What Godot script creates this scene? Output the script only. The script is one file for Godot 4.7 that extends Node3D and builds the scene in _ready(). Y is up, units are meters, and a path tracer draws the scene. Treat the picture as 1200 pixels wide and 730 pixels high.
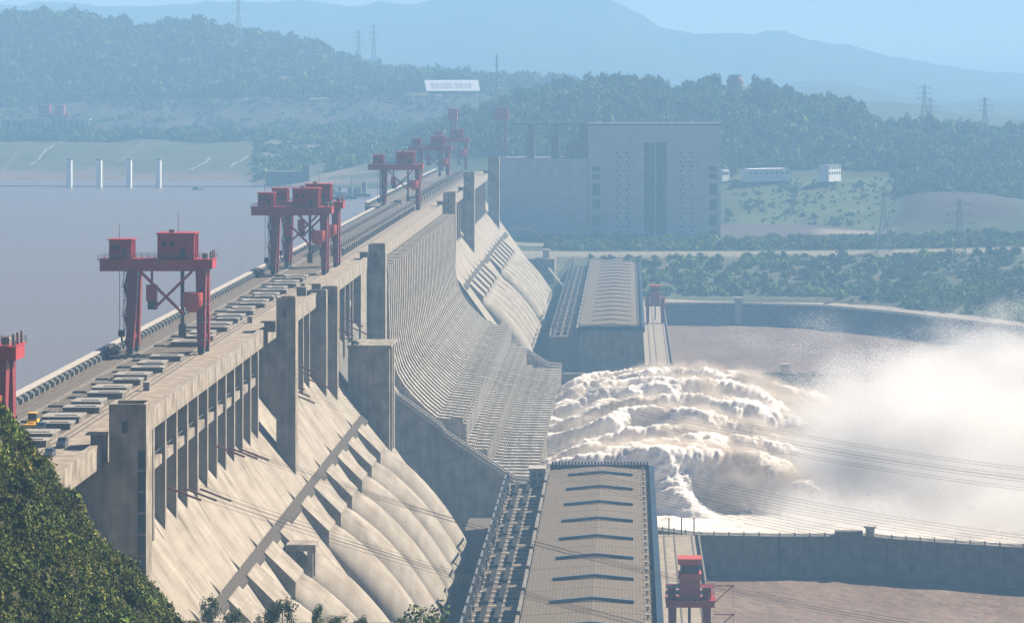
extends Node3D
# A large river dam seen along its crest. x = downstream, y = elevation in metres, -z = distance along the crest.
const CAM_H := 265.0
const F := 3660.0          # focal length in photo pixels
const VX := 737.0          # where the crest direction vanishes, photo pixels
const VY := 88.0
const CREST := 185.0
const POOL := 150.0
const TAIL := 66.0
const EDGE := -113.5       # downstream edge of the crest road

var M := {}
var taken := {}
var rng := RandomNumberGenerator.new()
var nz := FastNoiseLite.new()
var nz2 := FastNoiseLite.new()

# ---------------------------------------------------------------- helpers
func numbered(n: String) -> String:
	if not taken.has(n):
		taken[n] = 0
		return n
	taken[n] += 1
	return "%s_%03d" % [n, taken[n]]

func px(u: float, v: float, dist: float) -> Vector3:      # photo pixel at a known distance -> place
	return Vector3((u - VX) * dist / F, CAM_H - (v - VY) * dist / F, -dist)

func mb() -> SurfaceTool:
	var st := SurfaceTool.new()
	st.begin(Mesh.PRIMITIVE_TRIANGLES)
	st.set_smooth_group(-1)
	return st

func tri(st: SurfaceTool, a: Vector3, b: Vector3, c: Vector3) -> void:
	st.add_vertex(a); st.add_vertex(b); st.add_vertex(c)

func quad(st: SurfaceTool, a: Vector3, b: Vector3, c: Vector3, d: Vector3) -> void:
	tri(st, a, b, c); tri(st, a, c, d)

func bx(st: SurfaceTool, lo: Vector3, hi: Vector3) -> void:
	var a := Vector3(lo.x, lo.y, lo.z); var b := Vector3(hi.x, lo.y, lo.z); var c := Vector3(hi.x, lo.y, hi.z); var d := Vector3(lo.x, lo.y, hi.z)
	var e := Vector3(lo.x, hi.y, lo.z); var f := Vector3(hi.x, hi.y, lo.z); var g := Vector3(hi.x, hi.y, hi.z); var h := Vector3(lo.x, hi.y, hi.z)
	quad(st, e, f, g, h); quad(st, a, d, c, b); quad(st, a, b, f, e); quad(st, b, c, g, f); quad(st, c, d, h, g); quad(st, d, a, e, h)

func cb(st: SurfaceTool, c: Vector3, s: Vector3) -> void:   # box by centre and size
	bx(st, c - s * 0.5, c + s * 0.5)

# polygon in (x, y), swept from z0 to z1
func prism(st: SurfaceTool, poly: PackedVector2Array, z0: float, z1: float) -> void:
	var p := poly
	if not Geometry2D.is_polygon_clockwise(p):
		p = poly.duplicate(); p.reverse()
	var zn := maxf(z0, z1); var zf := minf(z0, z1)
	var ix := Geometry2D.triangulate_polygon(p)
	for i in range(0, ix.size(), 3):
		var a := p[ix[i]]; var b := p[ix[i + 1]]; var c := p[ix[i + 2]]
		if (b - a).cross(c - a) > 0.0:
			var t := b; b = c; c = t
		tri(st, Vector3(a.x, a.y, zn), Vector3(b.x, b.y, zn), Vector3(c.x, c.y, zn))
		tri(st, Vector3(a.x, a.y, zf), Vector3(c.x, c.y, zf), Vector3(b.x, b.y, zf))
	for i in p.size():
		var a := p[i]; var b := p[(i + 1) % p.size()]
		quad(st, Vector3(a.x, a.y, zn), Vector3(a.x, a.y, zf), Vector3(b.x, b.y, zf), Vector3(b.x, b.y, zn))

func bar(st: SurfaceTool, a: Vector3, b: Vector3, w: float, h: float = -1.0, w2: float = -1.0) -> void:   # square bar between two points, may taper
	if h < 0.0: h = w
	var k := 1.0 if w2 < 0.0 else w2 / w
	var d := (b - a).normalized()
	var up := Vector3.UP if absf(d.y) < 0.95 else Vector3(0, 0, 1)
	var s := d.cross(up).normalized(); var u := s.cross(d).normalized()
	var q: Array[Vector3] = []
	for e in [[a, 1.0], [b, k]]:
		var o: Vector3 = e[0]; var m: float = e[1] * 0.5
		for c in [[-1, -1], [1, -1], [1, 1], [-1, 1]]:
			q.append(o + s * (w * m * c[0]) + u * (h * m * c[1]))
	for i in 4:
		var j := (i + 1) % 4
		quad(st, q[i], q[i + 4], q[j + 4], q[j])
	quad(st, q[0], q[1], q[2], q[3]); quad(st, q[7], q[6], q[5], q[4])

func tube(st: SurfaceTool, pts: Array, r: float, n: int = 6, r2: float = -1.0) -> void:
	st.set_smooth_group(0)
	if r2 < 0.0: r2 = r
	var rings: Array = []
	for i in pts.size():
		var d: Vector3 = (pts[mini(i + 1, pts.size() - 1)] - pts[maxi(i - 1, 0)]).normalized()
		var up := Vector3.UP if absf(d.y) < 0.9 else Vector3(1, 0, 0)
		var s := d.cross(up).normalized(); var u := s.cross(d).normalized()
		var rr := lerpf(r, r2, float(i) / maxf(1.0, pts.size() - 1))
		var ring: Array[Vector3] = []
		for k in n:
			var a := TAU * k / n
			ring.append(pts[i] + s * cos(a) * rr + u * sin(a) * rr)
		rings.append(ring)
	for i in rings.size() - 1:
		for k in n:
			var k2 := (k + 1) % n
			quad(st, rings[i][k], rings[i + 1][k], rings[i + 1][k2], rings[i][k2])
	st.set_smooth_group(-1)
	for k in range(1, n - 1):
		tri(st, rings[0][0], rings[0][k], rings[0][k + 1])
		var l: Array = rings[-1]
		tri(st, l[0], l[k + 1], l[k])

func mesh_of(st: SurfaceTool) -> ArrayMesh:
	st.generate_normals()
	return st.commit()

func put(called: String, mesh: Mesh, m: Material, parent: Node, at := Vector3.ZERO) -> MeshInstance3D:
	var o := MeshInstance3D.new()
	o.mesh = mesh
	o.material_override = m
	o.position = at
	if parent == self:
		o.name = numbered(called)
		add_child(o)
	else:
		o.name = called
		parent.add_child(o, true)
	return o

func part(called: String, st: SurfaceTool, m: Material, parent: Node, at := Vector3.ZERO) -> MeshInstance3D:
	return put(called, mesh_of(st), m, parent, at)

func tag(o: Node, label: String, category: String, group := "", kind := "") -> void:
	o.set_meta("label", label); o.set_meta("category", category)
	if group: o.set_meta("group", group)
	if kind: o.set_meta("kind", kind)

func thing(called: String, label: String, category: String, at := Vector3.ZERO, group := "") -> Node3D:
	var o := Node3D.new()
	o.name = numbered(called)
	add_child(o)
	o.position = at
	tag(o, label, category, group)
	return o

func struct(o: Node, label: String, category: String) -> void:
	tag(o, label, category, "", "structure")

func copy(o: Node3D, label: String, at: Vector3, group := "") -> Node3D:
	var base := String(o.name)
	var c: Node3D = o.duplicate()
	c.name = numbered(base)
	add_child(c)
	c.position = at
	c.set_meta("label", label)
	if group: c.set_meta("group", group)
	return c

# ---------------------------------------------------------------- materials
func lin(r: float, g: float, b: float, a := 1.0) -> Color:
	var c := Color(r, g, b).linear_to_srgb()
	c.a = a
	return c

func grain(sz: int, freq: float, streak: float, lines: int, lo: float, hi: float, sd: int, warm := 0.0) -> ImageTexture:
	# patchy concrete or soil: cloudy blotches, runs of stain down the face and faint pour joints
	var n := FastNoiseLite.new(); n.seed = sd; n.frequency = freq; n.fractal_octaves = 5
	var s := FastNoiseLite.new(); s.seed = sd + 7; s.frequency = 0.02; s.fractal_octaves = 3
	var im := Image.create(sz, sz, false, Image.FORMAT_RGB8)
	for y in sz:
		for x in sz:
			# wrap by blending the two sides
			var fx := float(x) / sz; var fy := float(y) / sz
			var v := 0.0
			for q in [[0, 0, (1.0 - fx) * (1.0 - fy)], [sz, 0, fx * (1.0 - fy)], [0, sz, (1.0 - fx) * fy], [sz, sz, fx * fy]]:
				v += n.get_noise_2d(x - q[0], y - q[1]) * q[2]
			v = v * 1.3
			if streak > 0.0:
				var t := 0.0
				for q in [[0, 1.0 - fx], [sz, fx]]:
					t += s.get_noise_2d((x - q[0]) * 1.8, absf(y - sz * 0.5) * 0.12) * q[1]
				v += t * streak
			var k := clampf(0.5 + v * 0.5, 0.0, 1.0)
			var g := lerpf(lo, hi, k)
			if lines > 0:
				var step := sz / lines
				if y % step == 0 or x % (step * 4) == 0: g *= 0.88
			im.set_pixel(x, y, Color(g * (1.0 + warm * (1.0 - k)), g, g * (1.0 - warm * (1.0 - k))))
	im.generate_mipmaps()
	return ImageTexture.create_from_image(im)

func bumps(freq: float, strength: float, sd: int, stretch := false) -> NoiseTexture2D:
	var t := NoiseTexture2D.new()
	t.width = 512; t.height = 512; t.seamless = true; t.as_normal_map = true; t.bump_strength = strength
	var n := FastNoiseLite.new(); n.seed = sd; n.frequency = freq; n.fractal_octaves = 5
	if stretch: n.domain_warp_enabled = true
	t.noise = n
	return t

func mat(c: Color, rough := 0.9, tex: Texture2D = null, tile := 30.0, spec := 0.3) -> StandardMaterial3D:
	var m := StandardMaterial3D.new()
	m.albedo_color = c
	m.roughness = rough
	m.metallic_specular = spec
	m.cull_mode = BaseMaterial3D.CULL_DISABLED
	if tex:
		m.albedo_texture = tex
		m.uv1_triplanar = true
		m.uv1_world_triplanar = true
		m.uv1_scale = Vector3.ONE / tile
	return m

func make_materials() -> void:
	var tc := grain(512, 0.012, 0.8, 16, 0.60, 1.06, 3, 0.06)
	var tp := grain(512, 0.02, 0.0, 0, 0.62, 1.0, 11, 0.06)
	var tr := grain(256, 0.03, 0.0, 0, 0.55, 1.0, 23, 0.08)
	var tw := grain(512, 0.012, 0.0, 0, 0.82, 1.0, 61, 0.03)
	M.concrete = mat(lin(0.275, 0.254, 0.22), 0.92, tc, 46.0)
	M.slope = mat(lin(0.292, 0.27, 0.232), 0.92, tc, 62.0); M.slope.vertex_color_use_as_albedo = true
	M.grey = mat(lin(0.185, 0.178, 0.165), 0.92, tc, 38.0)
	M.dark_concrete = mat(lin(0.115, 0.113, 0.108), 0.92, tc, 30.0)
	M.road = mat(lin(0.30, 0.266, 0.22), 0.9, tp, 55.0)
	M.yard = mat(lin(0.14, 0.124, 0.105), 0.92, tr, 20.0)
	M.rail = mat(lin(0.10, 0.085, 0.075), 0.6)
	M.white = mat(lin(0.48, 0.48, 0.465), 0.7, tr, 12.0)
	M.panel = mat(lin(0.33, 0.335, 0.33), 0.7, tr, 7.0)
	M.dark = mat(lin(0.035, 0.04, 0.05), 0.6)
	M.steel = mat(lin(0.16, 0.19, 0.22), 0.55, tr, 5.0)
	M.bluesteel = mat(lin(0.022, 0.055, 0.10), 0.5, tr, 9.0)
	M.red = mat(lin(0.46, 0.028, 0.042), 0.5, tr, 6.0, 0.5)
	M.maroon = mat(lin(0.27, 0.018, 0.03), 0.5, tr, 6.0, 0.5)
	M.orange = mat(lin(0.58, 0.07, 0.045), 0.5, tr, 6.0, 0.5)
	M.yellow = mat(lin(0.65, 0.36, 0.03), 0.45)
	M.glass = mat(lin(0.02, 0.03, 0.04), 0.35, null, 1.0, 0.3)
	M.carpaint = mat(lin(0.03, 0.05, 0.08), 0.25, null, 1.0, 0.6)
	M.cable = mat(lin(0.05, 0.04, 0.04), 0.7)
	M.roof = mat(lin(0.155, 0.126, 0.094), 0.85, roof_sheet(), 18.0)
	M.soil = mat(Color.WHITE, 0.98, tr, 45.0); M.soil.vertex_color_use_as_albedo = true
	M.rock = mat(lin(0.15, 0.115, 0.08), 0.95, tr, 5.0)
	M.bark = mat(lin(0.10, 0.075, 0.05), 0.95)
	M.leaf = mat(Color.WHITE, 0.75, null, 1.0, 0.25)
	M.leaf.vertex_color_use_as_albedo = true
	M.leaf.backlight_enabled = true; M.leaf.backlight = lin(0.03, 0.04, 0.004)
	M.far_leaf = mat(Color.WHITE, 0.9, null, 1.0, 0.1); M.far_leaf.vertex_color_use_as_albedo = true
	M.pool = mat(lin(0.115, 0.096, 0.09), 0.3, null, 1.0, 0.35)
	M.pool.normal_enabled = true; M.pool.normal_texture = bumps(0.02, 3.0, 5); M.pool.normal_scale = 1.3
	M.pool.uv1_triplanar = true; M.pool.uv1_world_triplanar = true; M.pool.uv1_scale = Vector3(1 / 60.0, 1 / 60.0, 1 / 30.0)
	M.river = mat(Color.WHITE, 0.5, tw, 130.0, 0.25); M.river.vertex_color_use_as_albedo = true
	M.river.normal_enabled = true; M.river.normal_texture = bumps(0.03, 6.0, 9); M.river.normal_scale = 0.5
	M.foam = mat(Color.WHITE, 1.0, null, 1.0, 0.1); M.foam.vertex_color_use_as_albedo = true
	M.foam.backlight_enabled = true; M.foam.backlight = lin(0.25, 0.23, 0.20)
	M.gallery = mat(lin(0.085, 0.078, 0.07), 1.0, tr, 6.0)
	M.sign_white = mat(lin(0.85, 0.85, 0.83), 0.6)
	M.pier = mat(lin(0.40, 0.38, 0.34), 0.92, tc, 46.0)
	M.ridge = mat(lin(0.05, 0.10, 0.15), 0.5)
	M.black = mat(lin(0.03, 0.03, 0.032), 1.0, null, 1.0, 0.05)
	M.bright = mat(lin(0.68, 0.67, 0.645), 0.7)
	M.pale = mat(lin(0.52, 0.50, 0.475), 0.92, tw, 60.0)
	M.faint = mat(lin(0.50, 0.50, 0.49), 0.7)
	M.brick = mat(lin(0.20, 0.13, 0.11), 0.8)
	M.lattice = mat(lin(0.25, 0.25, 0.25), 0.7)
	M.maroon_dark = mat(lin(0.09, 0.02, 0.02), 0.5)
	M.spray = mat(lin(0.96, 0.95, 0.94), 1.0, null, 1.0, 0.0); M.spray.vertex_color_use_as_albedo = true
	M.spray.backlight_enabled = true; M.spray.backlight = lin(0.75, 0.75, 0.74)

func roof_sheet() -> ImageTexture:      # standing seams of metal roofing, with weathering
	var n := FastNoiseLite.new(); n.seed = 41; n.frequency = 0.02; n.fractal_octaves = 4
	var im := Image.create(512, 512, false, Image.FORMAT_RGB8)
	for y in 512:
		for x in 512:
			var fx := x / 512.0; var fy := y / 512.0
			var v := 0.0
			for q in [[0, 0, (1.0 - fx) * (1.0 - fy)], [512, 0, fx * (1.0 - fy)], [0, 512, (1.0 - fx) * fy], [512, 512, fx * fy]]:
				v += n.get_noise_2d(x - q[0], y - q[1]) * q[2]
			var g := 0.86 + v * 0.28
			if x % 32 < 4: g *= 0.70
			if y % 64 < 3: g *= 0.82
			im.set_pixel(x, y, Color(g, g * 0.99, g * 0.97))
	im.generate_mipmaps()
	return ImageTexture.create_from_image(im)

# ---------------------------------------------------------------- start
func _ready() -> void:
	rng.seed = 20
	nz.seed = 5; nz.frequency = 0.004; nz.fractal_octaves = 5
	nz2.seed = 9; nz2.frequency = 0.02; nz2.fractal_octaves = 4
	var cam := Camera3D.new()
	cam.name = "camera"
	add_child(cam)
	cam.position = Vector3(0, CAM_H, 0)
	cam.projection = Camera3D.PROJECTION_FRUSTUM       # level camera with a shifted lens
	cam.near = 10.0; cam.far = 30000.0
	cam.size = 730.0 / F * cam.near
	cam.frustum_offset = Vector2((600.0 - VX) / F * cam.near, -(365.0 - VY) / F * cam.near)
	cam.current = true
	var we := WorldEnvironment.new()
	we.name = "world_environment"
	var e := Environment.new()
	e.background_mode = Environment.BG_SKY
	var sm := ProceduralSkyMaterial.new()
	sm.sky_top_color = Color(0.13, 0.27, 0.6)
	sm.sky_horizon_color = Color(1.15, 1.12, 1.08)
	sm.sky_curve = 0.09
	sm.ground_horizon_color = Color(0.55, 0.60, 0.62)
	sm.ground_bottom_color = Color(0.25, 0.25, 0.23)
	var sky := Sky.new(); sky.sky_material = sm
	e.sky = sky
	e.background_energy_multiplier = 0.22
	e.tonemap_mode = Environment.TONE_MAPPER_LINEAR
	e.tonemap_exposure = 3.3
	e.fog_enabled = true
	e.fog_density = 0.00019
	e.fog_light_color = Color(0.59, 0.80, 0.985)
	e.sdfgi_enabled = true; e.ssao_enabled = true; e.ssil_enabled = true
	we.environment = e
	add_child(we)
	var sun := DirectionalLight3D.new()
	sun.name = "sun"
	add_child(sun)
	var to_sun := Vector3(0.62, 0.64, -0.44).normalized()
	sun.look_at_from_position(Vector3.ZERO, -to_sun, Vector3.UP)
	sun.light_energy = 1.6
	sun.light_color = Color(1.0, 0.945, 0.865)
	sun.light_angular_distance = 0.5
	sun.shadow_enabled = true
	make_materials()
	build_water()
	build_terrain()
	build_near_hill()
	build_dams()
	build_spillway()
	build_powerhouses()
	build_walls()
	build_ship_lift()
	build_cranes()
	build_deck_things()
	build_far_things()
	build_pylons()
	build_forest()
	build_plume()
	build_cables()

# ---------------------------------------------------------------- water and land
func sheet(called: String, x0: float, x1: float, d0: float, d1: float, y: float, m: Material) -> MeshInstance3D:
	var st := mb()
	quad(st, Vector3(x0, y, -d1), Vector3(x1, y, -d1), Vector3(x1, y, -d0), Vector3(x0, y, -d0))
	return part(called, st, m, self)

func build_water() -> void:
	var g := sheet("ground", -6000, 6000, -400, 11000, 30.0, M.yard)
	struct(g, "bare river bed and rock below everything", "ground")
	var pool := sheet("reservoir_water", -6000, -149.6, -400, 4100, POOL, M.pool)
	struct(pool, "calm grey brown reservoir held back by the dam", "water")
	# tail water: a fine sheet so that silt streaks and white water can vary over it
	var st := mb()
	st.set_smooth_group(0)
	var x0 := -44.0; var x1 := 1400.0; var d0 := 300.0; var d1 := 2560.0
	var nx := 200; var nd := 300
	var P: Array[Vector3] = []; var C: Array[Color] = []
	for j in nd + 1:
		var d := lerpf(d0, d1, float(j) / nd)
		for i in nx + 1:
			var x := x0 + (x1 - x0) * pow(float(i) / nx, 1.7)
			var wild := clampf(1.0 - absf(d - 1580.0) / 345.0, 0.0, 1.0) if d > 1240.0 and d < 1915.0 else 0.0
			wild = minf(1.0, wild * 4.0) * clampf(1.2 - (x - 60.0) / 500.0, 0.0, 1.0)
			var w := nz2.get_noise_2d(x * 1.3, d * 0.6)
			var y := TAIL + w * 0.5 + wild * (1.8 * nz2.get_noise_2d(x * 3.0 + 77.0, d * 3.0) + 1.0)
			P.append(Vector3(x, y, -d))
			var silt := Color(0.15, 0.106, 0.078).lerp(Color(0.185, 0.138, 0.105), clampf(0.5 + w * 1.3, 0.0, 1.0))
			var fk := clampf(wild * 1.1 + nz2.get_noise_2d(x * 2.0 + 9.0, d * 1.2) * 0.8 * wild, 0.0, 1.0)
			C.append(silt.lerp(Color(0.70, 0.66, 0.60), fk))
	for j in nd:
		for i in nx:
			var a := j * (nx + 1) + i
			for k in [a, a + nx + 1, a + nx + 2, a, a + nx + 2, a + 1]:
				st.set_color(C[k]); st.add_vertex(P[k])
	struct(part("river_water", st, M.river, self), "muddy brown river below the dam, white where the outlets discharge", "water")

# far land: heights along lines of equal distance, each a list of [pixel column, pixel row] or [column, elevation]
var LAYERS: Array = []

func layer(dist: float, rows: bool, pts: Array) -> void:
	var out: Array = []
	for p in pts:
		out.append(Vector2(p[0], CAM_H - (p[1] - VY) * dist / F if rows else p[1]))
	LAYERS.append([dist, out])

func along(pts: Array, u: float) -> float:
	if u <= pts[0].x: return pts[0].y
	for i in pts.size() - 1:
		if u <= pts[i + 1].x:
			return lerpf(pts[i].y, pts[i + 1].y, (u - pts[i].x) / (pts[i + 1].x - pts[i].x))
	return pts[-1].y

func land(x: float, d: float) -> float:
	var u := VX + F * x / d
	var h := 30.0
	var n := LAYERS.size()
	if d <= LAYERS[0][0]: h = along(LAYERS[0][1], u)
	elif d >= LAYERS[n - 1][0]: h = along(LAYERS[n - 1][1], u)
	else:
		for i in n - 1:
			if d <= LAYERS[i + 1][0]:
				var t: float = (d - LAYERS[i][0]) / (LAYERS[i + 1][0] - LAYERS[i][0])
				h = lerpf(along(LAYERS[i][1], u), along(LAYERS[i + 1][1], u), t)
				break
	var rough := clampf((d - 3150.0) / 500.0, 0.0, 1.0)
	if h < 186.0: rough *= 0.25
	if d > 4080.0 and d < 4420.0: rough *= clampf(absf(d - 4250.0) / 170.0, 0.15, 1.0)
	h += nz.get_noise_2d(x, d) * 16.0 * rough + nz.get_noise_2d(x * 3.2 + 900.0, d * 3.2) * 13.0 * rough
	if d > 4400.0: h += nz.get_noise_2d(x * 0.6 + 500.0, d * 0.6) * 22.0 * clampf((d - 4400.0) / 900.0, 0.0, 1.0)
	return h

func land_color(x: float, d: float, h: float) -> Color:
	var u := VX + F * x / d
	var n := nz2.get_noise_2d(x * 0.7, d * 0.7)
	var c := Color(0.03, 0.05, 0.014).lerp(Color(0.055, 0.075, 0.024), clampf(0.5 + n * 1.6, 0.0, 1.0))
	if d < 2600.0: c = Color(0.06, 0.085, 0.03).lerp(Color(0.12, 0.115, 0.075), clampf(0.3 + n * 1.5, 0.0, 1.0))
	elif d < 2725.0: c = Color(0.06, 0.085, 0.04).lerp(Color(0.13, 0.12, 0.08), clampf(0.3 + n * 1.5, 0.0, 1.0))
	elif d < 2760.0: c = Color(0.27, 0.25, 0.20)
	elif d < 2960.0 and absf(d - 2845.0) < 12.0: c = Color(0.26, 0.24, 0.2)
	if u > 1048.0 - n * 20.0 and u < 1192.0 + n * 20.0 and d > 2985.0 and d < 3190.0: c = Color(0.034, 0.024, 0.022).lerp(Color(0.058, 0.042, 0.036), clampf(0.5 + n * 2.0, 0.0, 1.0))
	if u > 838.0 and u < 985.0 + n * 30.0 and d > 2960.0 and d < 3085.0: c = Color(0.09, 0.07, 0.06)
	if u > 955.0 and u < 1045.0 and d > 2985.0 and d < 3060.0: c = Color(0.26, 0.235, 0.20)
	if u > 858.0 and u < 1050.0 and d > 3085.0 and d < 3300.0: c = Color(0.085, 0.125, 0.03).lerp(Color(0.055, 0.085, 0.022), clampf(0.4 + n * 1.8, 0.0, 1.0))
	if u < 480.0 and d < 3810.0 and d > 3200.0:
		c = Color(0.062, 0.082, 0.035).lerp(Color(0.09, 0.095, 0.048), clampf(0.5 + n * 1.6, 0.0, 1.0))
		if h < 157.0 + n * 5.0: c = Color(0.15, 0.12, 0.095)
		if u > 300.0 and n > 0.12: c = Color(0.2, 0.175, 0.15)
	if u > 60.0 - n * 60.0 and u < 550.0 and d > 4135.0 and d < 4275.0: c = Color(0.05, 0.05, 0.052).lerp(Color(0.085, 0.08, 0.075), clampf(0.5 + n * 1.6, 0.0, 1.0))
	if u > 120.0 and u < 600.0 and d > 4290.0 and d < 4930.0 and clear_at(x, d) > 0.14: c = Color(0.085, 0.10, 0.04).lerp(Color(0.16, 0.14, 0.11), clampf(0.3 + n * 2.0, 0.0, 1.0))
	return c

func clear_at(x: float, d: float) -> float:      # fields and terraces cleared from the far wood
	return nz.get_noise_2d(x * 2.2 + 70.0, d * 2.6)

func land_mesh(called: String, x0: float, x1: float, d0: float, d1: float, step: float) -> MeshInstance3D:
	var nx := int((x1 - x0) / step); var nd := int((d1 - d0) / step)
	var st := mb(); st.set_smooth_group(0)
	for j in nd + 1:
		var d := d0 + j * step
		for i in nx + 1:
			var x := x0 + i * step
			var h := land(x, d)
			st.set_color(land_color(x, d, h))
			st.add_vertex(Vector3(x, h, -d))
	for j in nd:
		for i in nx:
			var a := j * (nx + 1) + i
			for k in [a, a + nx + 1, a + nx + 2, a, a + nx + 2, a + 1]: st.add_index(k)
	return part(called, st, M.soil, self)

func build_terrain() -> void:
	layer(2190, false, [[-400, 100], [560, 100], [600, 45], [1250, 50], [1300, 82], [1600, 95]])
	layer(2300, false, [[-400, 110], [560, 100], [600, 45], [1148, 55], [1178, 82], [1600, 100]])
	layer(2400, false, [[-400, 110], [560, 100], [600, 45], [1045, 55], [1075, 82], [1600, 100]])
	layer(2472, false, [[-400, 115], [560, 100], [600, 50], [966, 55], [996, 82], [1600, 104]])
	layer(2494, false, [[-400, 115], [560, 100], [600, 60], [760, 60], [885, 62], [910, 82], [1600, 104]])
	layer(2506, false, [[-400, 118], [560, 100], [600, 70], [680, 78], [780, 81.5], [1600, 104]])
	layer(2565, false, [[-400, 120], [560, 110], [600, 88], [690, 84], [1000, 84], [1600, 108]])
	layer(2740, false, [[-400, 125], [560, 125], [600, 110], [690, 109], [1000, 110], [1200, 113], [1600, 118]])
	layer(2930, false, [[-400, 130], [560, 130], [600, 112], [860, 109], [1000, 112], [1200, 116], [1600, 125]])
	layer(3080, false, [[-400, 136], [500, 140], [600, 114], [845, 118], [950, 116], [1040, 112], [1080, 136], [1140, 143], [1180, 138], [1250, 125], [1600, 140]])
	layer(3300, true, [[-400, 224], [290, 222], [310, 213], [350, 206], [430, 199], [500, 185], [590, 178], [700, 185], [850, 205], [900, 207], [990, 205], [1060, 208], [1200, 226], [1600, 220]])
	layer(3420, true, [[-400, 211], [280, 211], [310, 200], [480, 180], [560, 165], [600, 155], [700, 150], [850, 168], [930, 180], [1060, 185], [1200, 205], [1600, 200]])
	layer(3560, true, [[-400, 193], [300, 193], [480, 170], [560, 140], [600, 125], [700, 122], [850, 130], [930, 150], [1000, 155], [1060, 168], [1200, 182], [1600, 180]])
	layer(3800, true, [[-400, 167], [480, 165], [520, 152], [560, 138], [590, 113], [640, 111], [680, 113], [720, 102], [800, 107], [840, 104], [897, 105], [932, 119], [990, 124], [1007, 137], [1032, 157], [1068, 153], [1114, 157], [1200, 164], [1600, 150]])
	layer(4140, true, [[-400, 161], [480, 157], [560, 148], [620, 140], [900, 150], [1000, 165], [1200, 172], [1600, 160]])
	layer(4265, true, [[-400, 122], [0, 126], [100, 119], [250, 118], [400, 116], [540, 113], [620, 122], [700, 140], [1200, 175], [1600, 165]])
	layer(4420, true, [[-400, 112], [0, 114], [200, 110], [350, 108], [540, 111], [620, 122], [700, 140], [1200, 170], [1600, 160]])
	layer(5000, true, [[-400, 12], [0, 20], [60, 22], [130, 30], [180, 41], [235, 34], [280, 52], [300, 47], [333, 55], [351, 63], [378, 62], [390, 71], [420, 78], [469, 88], [493, 93], [565, 101], [640, 106], [750, 120], [900, 125], [1000, 122], [1200, 140], [1600, 120]])
	layer(5900, true, [[-400, 60], [300, 90], [500, 108], [900, 130], [1200, 140], [1600, 125]])
	layer(7500, true, [[-400, 35], [250, 45], [400, 70], [500, 92], [700, 112], [860, 112], [916, 102], [972, 88], [1011, 102], [1061, 116], [1120, 119], [1200, 124], [1600, 100]])
	layer(8300, true, [[-400, 60], [500, 98], [900, 118], [1200, 128], [1600, 110]])
	layer(10000, true, [[-800, 10], [0, 4], [200, 5], [300, 4], [366, 1], [420, 9], [481, 2], [560, -14], [700, -6], [780, 36], [830, 42], [900, 37], [960, 50], [1050, 68], [1130, 82], [1200, 95], [1600, 90], [2000, 60]])
	layer(11000, true, [[-800, 60], [700, 50], [1200, 90], [2000, 80]])
	struct(land_mesh("far_bank", -2000, 1500, 2190, 4430, 15.0), "far river bank rising to wooded slopes", "hillside")
	struct(land_mesh("mountains", -4000, 3000, 4430, 10980, 50.0), "hazy blue mountain ridges behind the dam", "mountains")

# near hill at the left edge: steep, covered with scrub
func hill_y(x: float, d: float) -> float:
	var h := 214.2 - 1.12 * (x + 84.6) - maxf(0.0, x + 66.0) * 0.55
	h += (d - 420.0) * 0.12
	if d > 420.0: h -= pow((d - 420.0) * 0.06, 2.0) + (d - 420.0) * 0.22
	h += nz.get_noise_2d(x * 9.0, d * 5.0) * 5.0 + nz2.get_noise_2d(x * 5.0, d * 4.0) * 2.6
	var bench := 157.0
	if d < 545.0 or d > 618.0 : bench = 157.0 - minf(absf(d - 545.0), absf(d - 618.0)) * 1.0
	if x > -45.0: bench -= (x + 45.0) * 0.9
	return maxf(maxf(h, bench), 62.0)

func build_near_hill() -> void:
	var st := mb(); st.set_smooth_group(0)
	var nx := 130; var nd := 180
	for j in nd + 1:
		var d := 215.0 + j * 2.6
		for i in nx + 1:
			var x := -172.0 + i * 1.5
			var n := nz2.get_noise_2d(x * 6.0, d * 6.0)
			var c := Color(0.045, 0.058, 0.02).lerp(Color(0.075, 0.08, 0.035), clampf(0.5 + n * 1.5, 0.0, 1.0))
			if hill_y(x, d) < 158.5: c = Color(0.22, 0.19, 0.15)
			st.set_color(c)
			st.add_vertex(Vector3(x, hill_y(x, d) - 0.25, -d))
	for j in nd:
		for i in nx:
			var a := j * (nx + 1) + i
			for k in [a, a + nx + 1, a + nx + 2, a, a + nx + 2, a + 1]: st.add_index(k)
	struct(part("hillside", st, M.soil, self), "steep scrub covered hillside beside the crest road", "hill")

# ---------------------------------------------------------------- the dam
func face_y(x: float) -> float:          # downstream face, 1 : 0.72
	return -4.6 - 1.389 * x

func slope_skin(d0: float, d1: float) -> SurfaceTool:
	var st := mb(); st.set_smooth_group(0)
	var nd := int((d1 - d0) / 4.0); var na := 30
	for j in nd + 1:
		var d := lerpf(d0, d1, float(j) / nd)
		for i in na + 1:
			var x := lerpf(-136.0, -46.0, float(i) / na)
			# rain stains that run straight down the face, and damp blotches
			var s := nz2.get_noise_2d(d * 2.3, x * 0.12) * 0.5 + nz2.get_noise_2d(d * 0.7 + 300.0, x * 0.7) * 0.5
			var g := clampf(0.98 + s * 0.42, 0.6, 1.12)
			st.set_color(Color(g, g * (1.0 - maxf(0.0, -s) * 0.05), g * (1.0 - maxf(0.0, -s) * 0.14)))
			st.add_vertex(Vector3(x, face_y(x), -d))
	for j in nd:
		for i in na:
			var a := j * (na + 1) + i
			for k in [a, a + na + 1, a + na + 2, a, a + na + 2, a + 1]: st.add_index(k)
	return st

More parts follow.
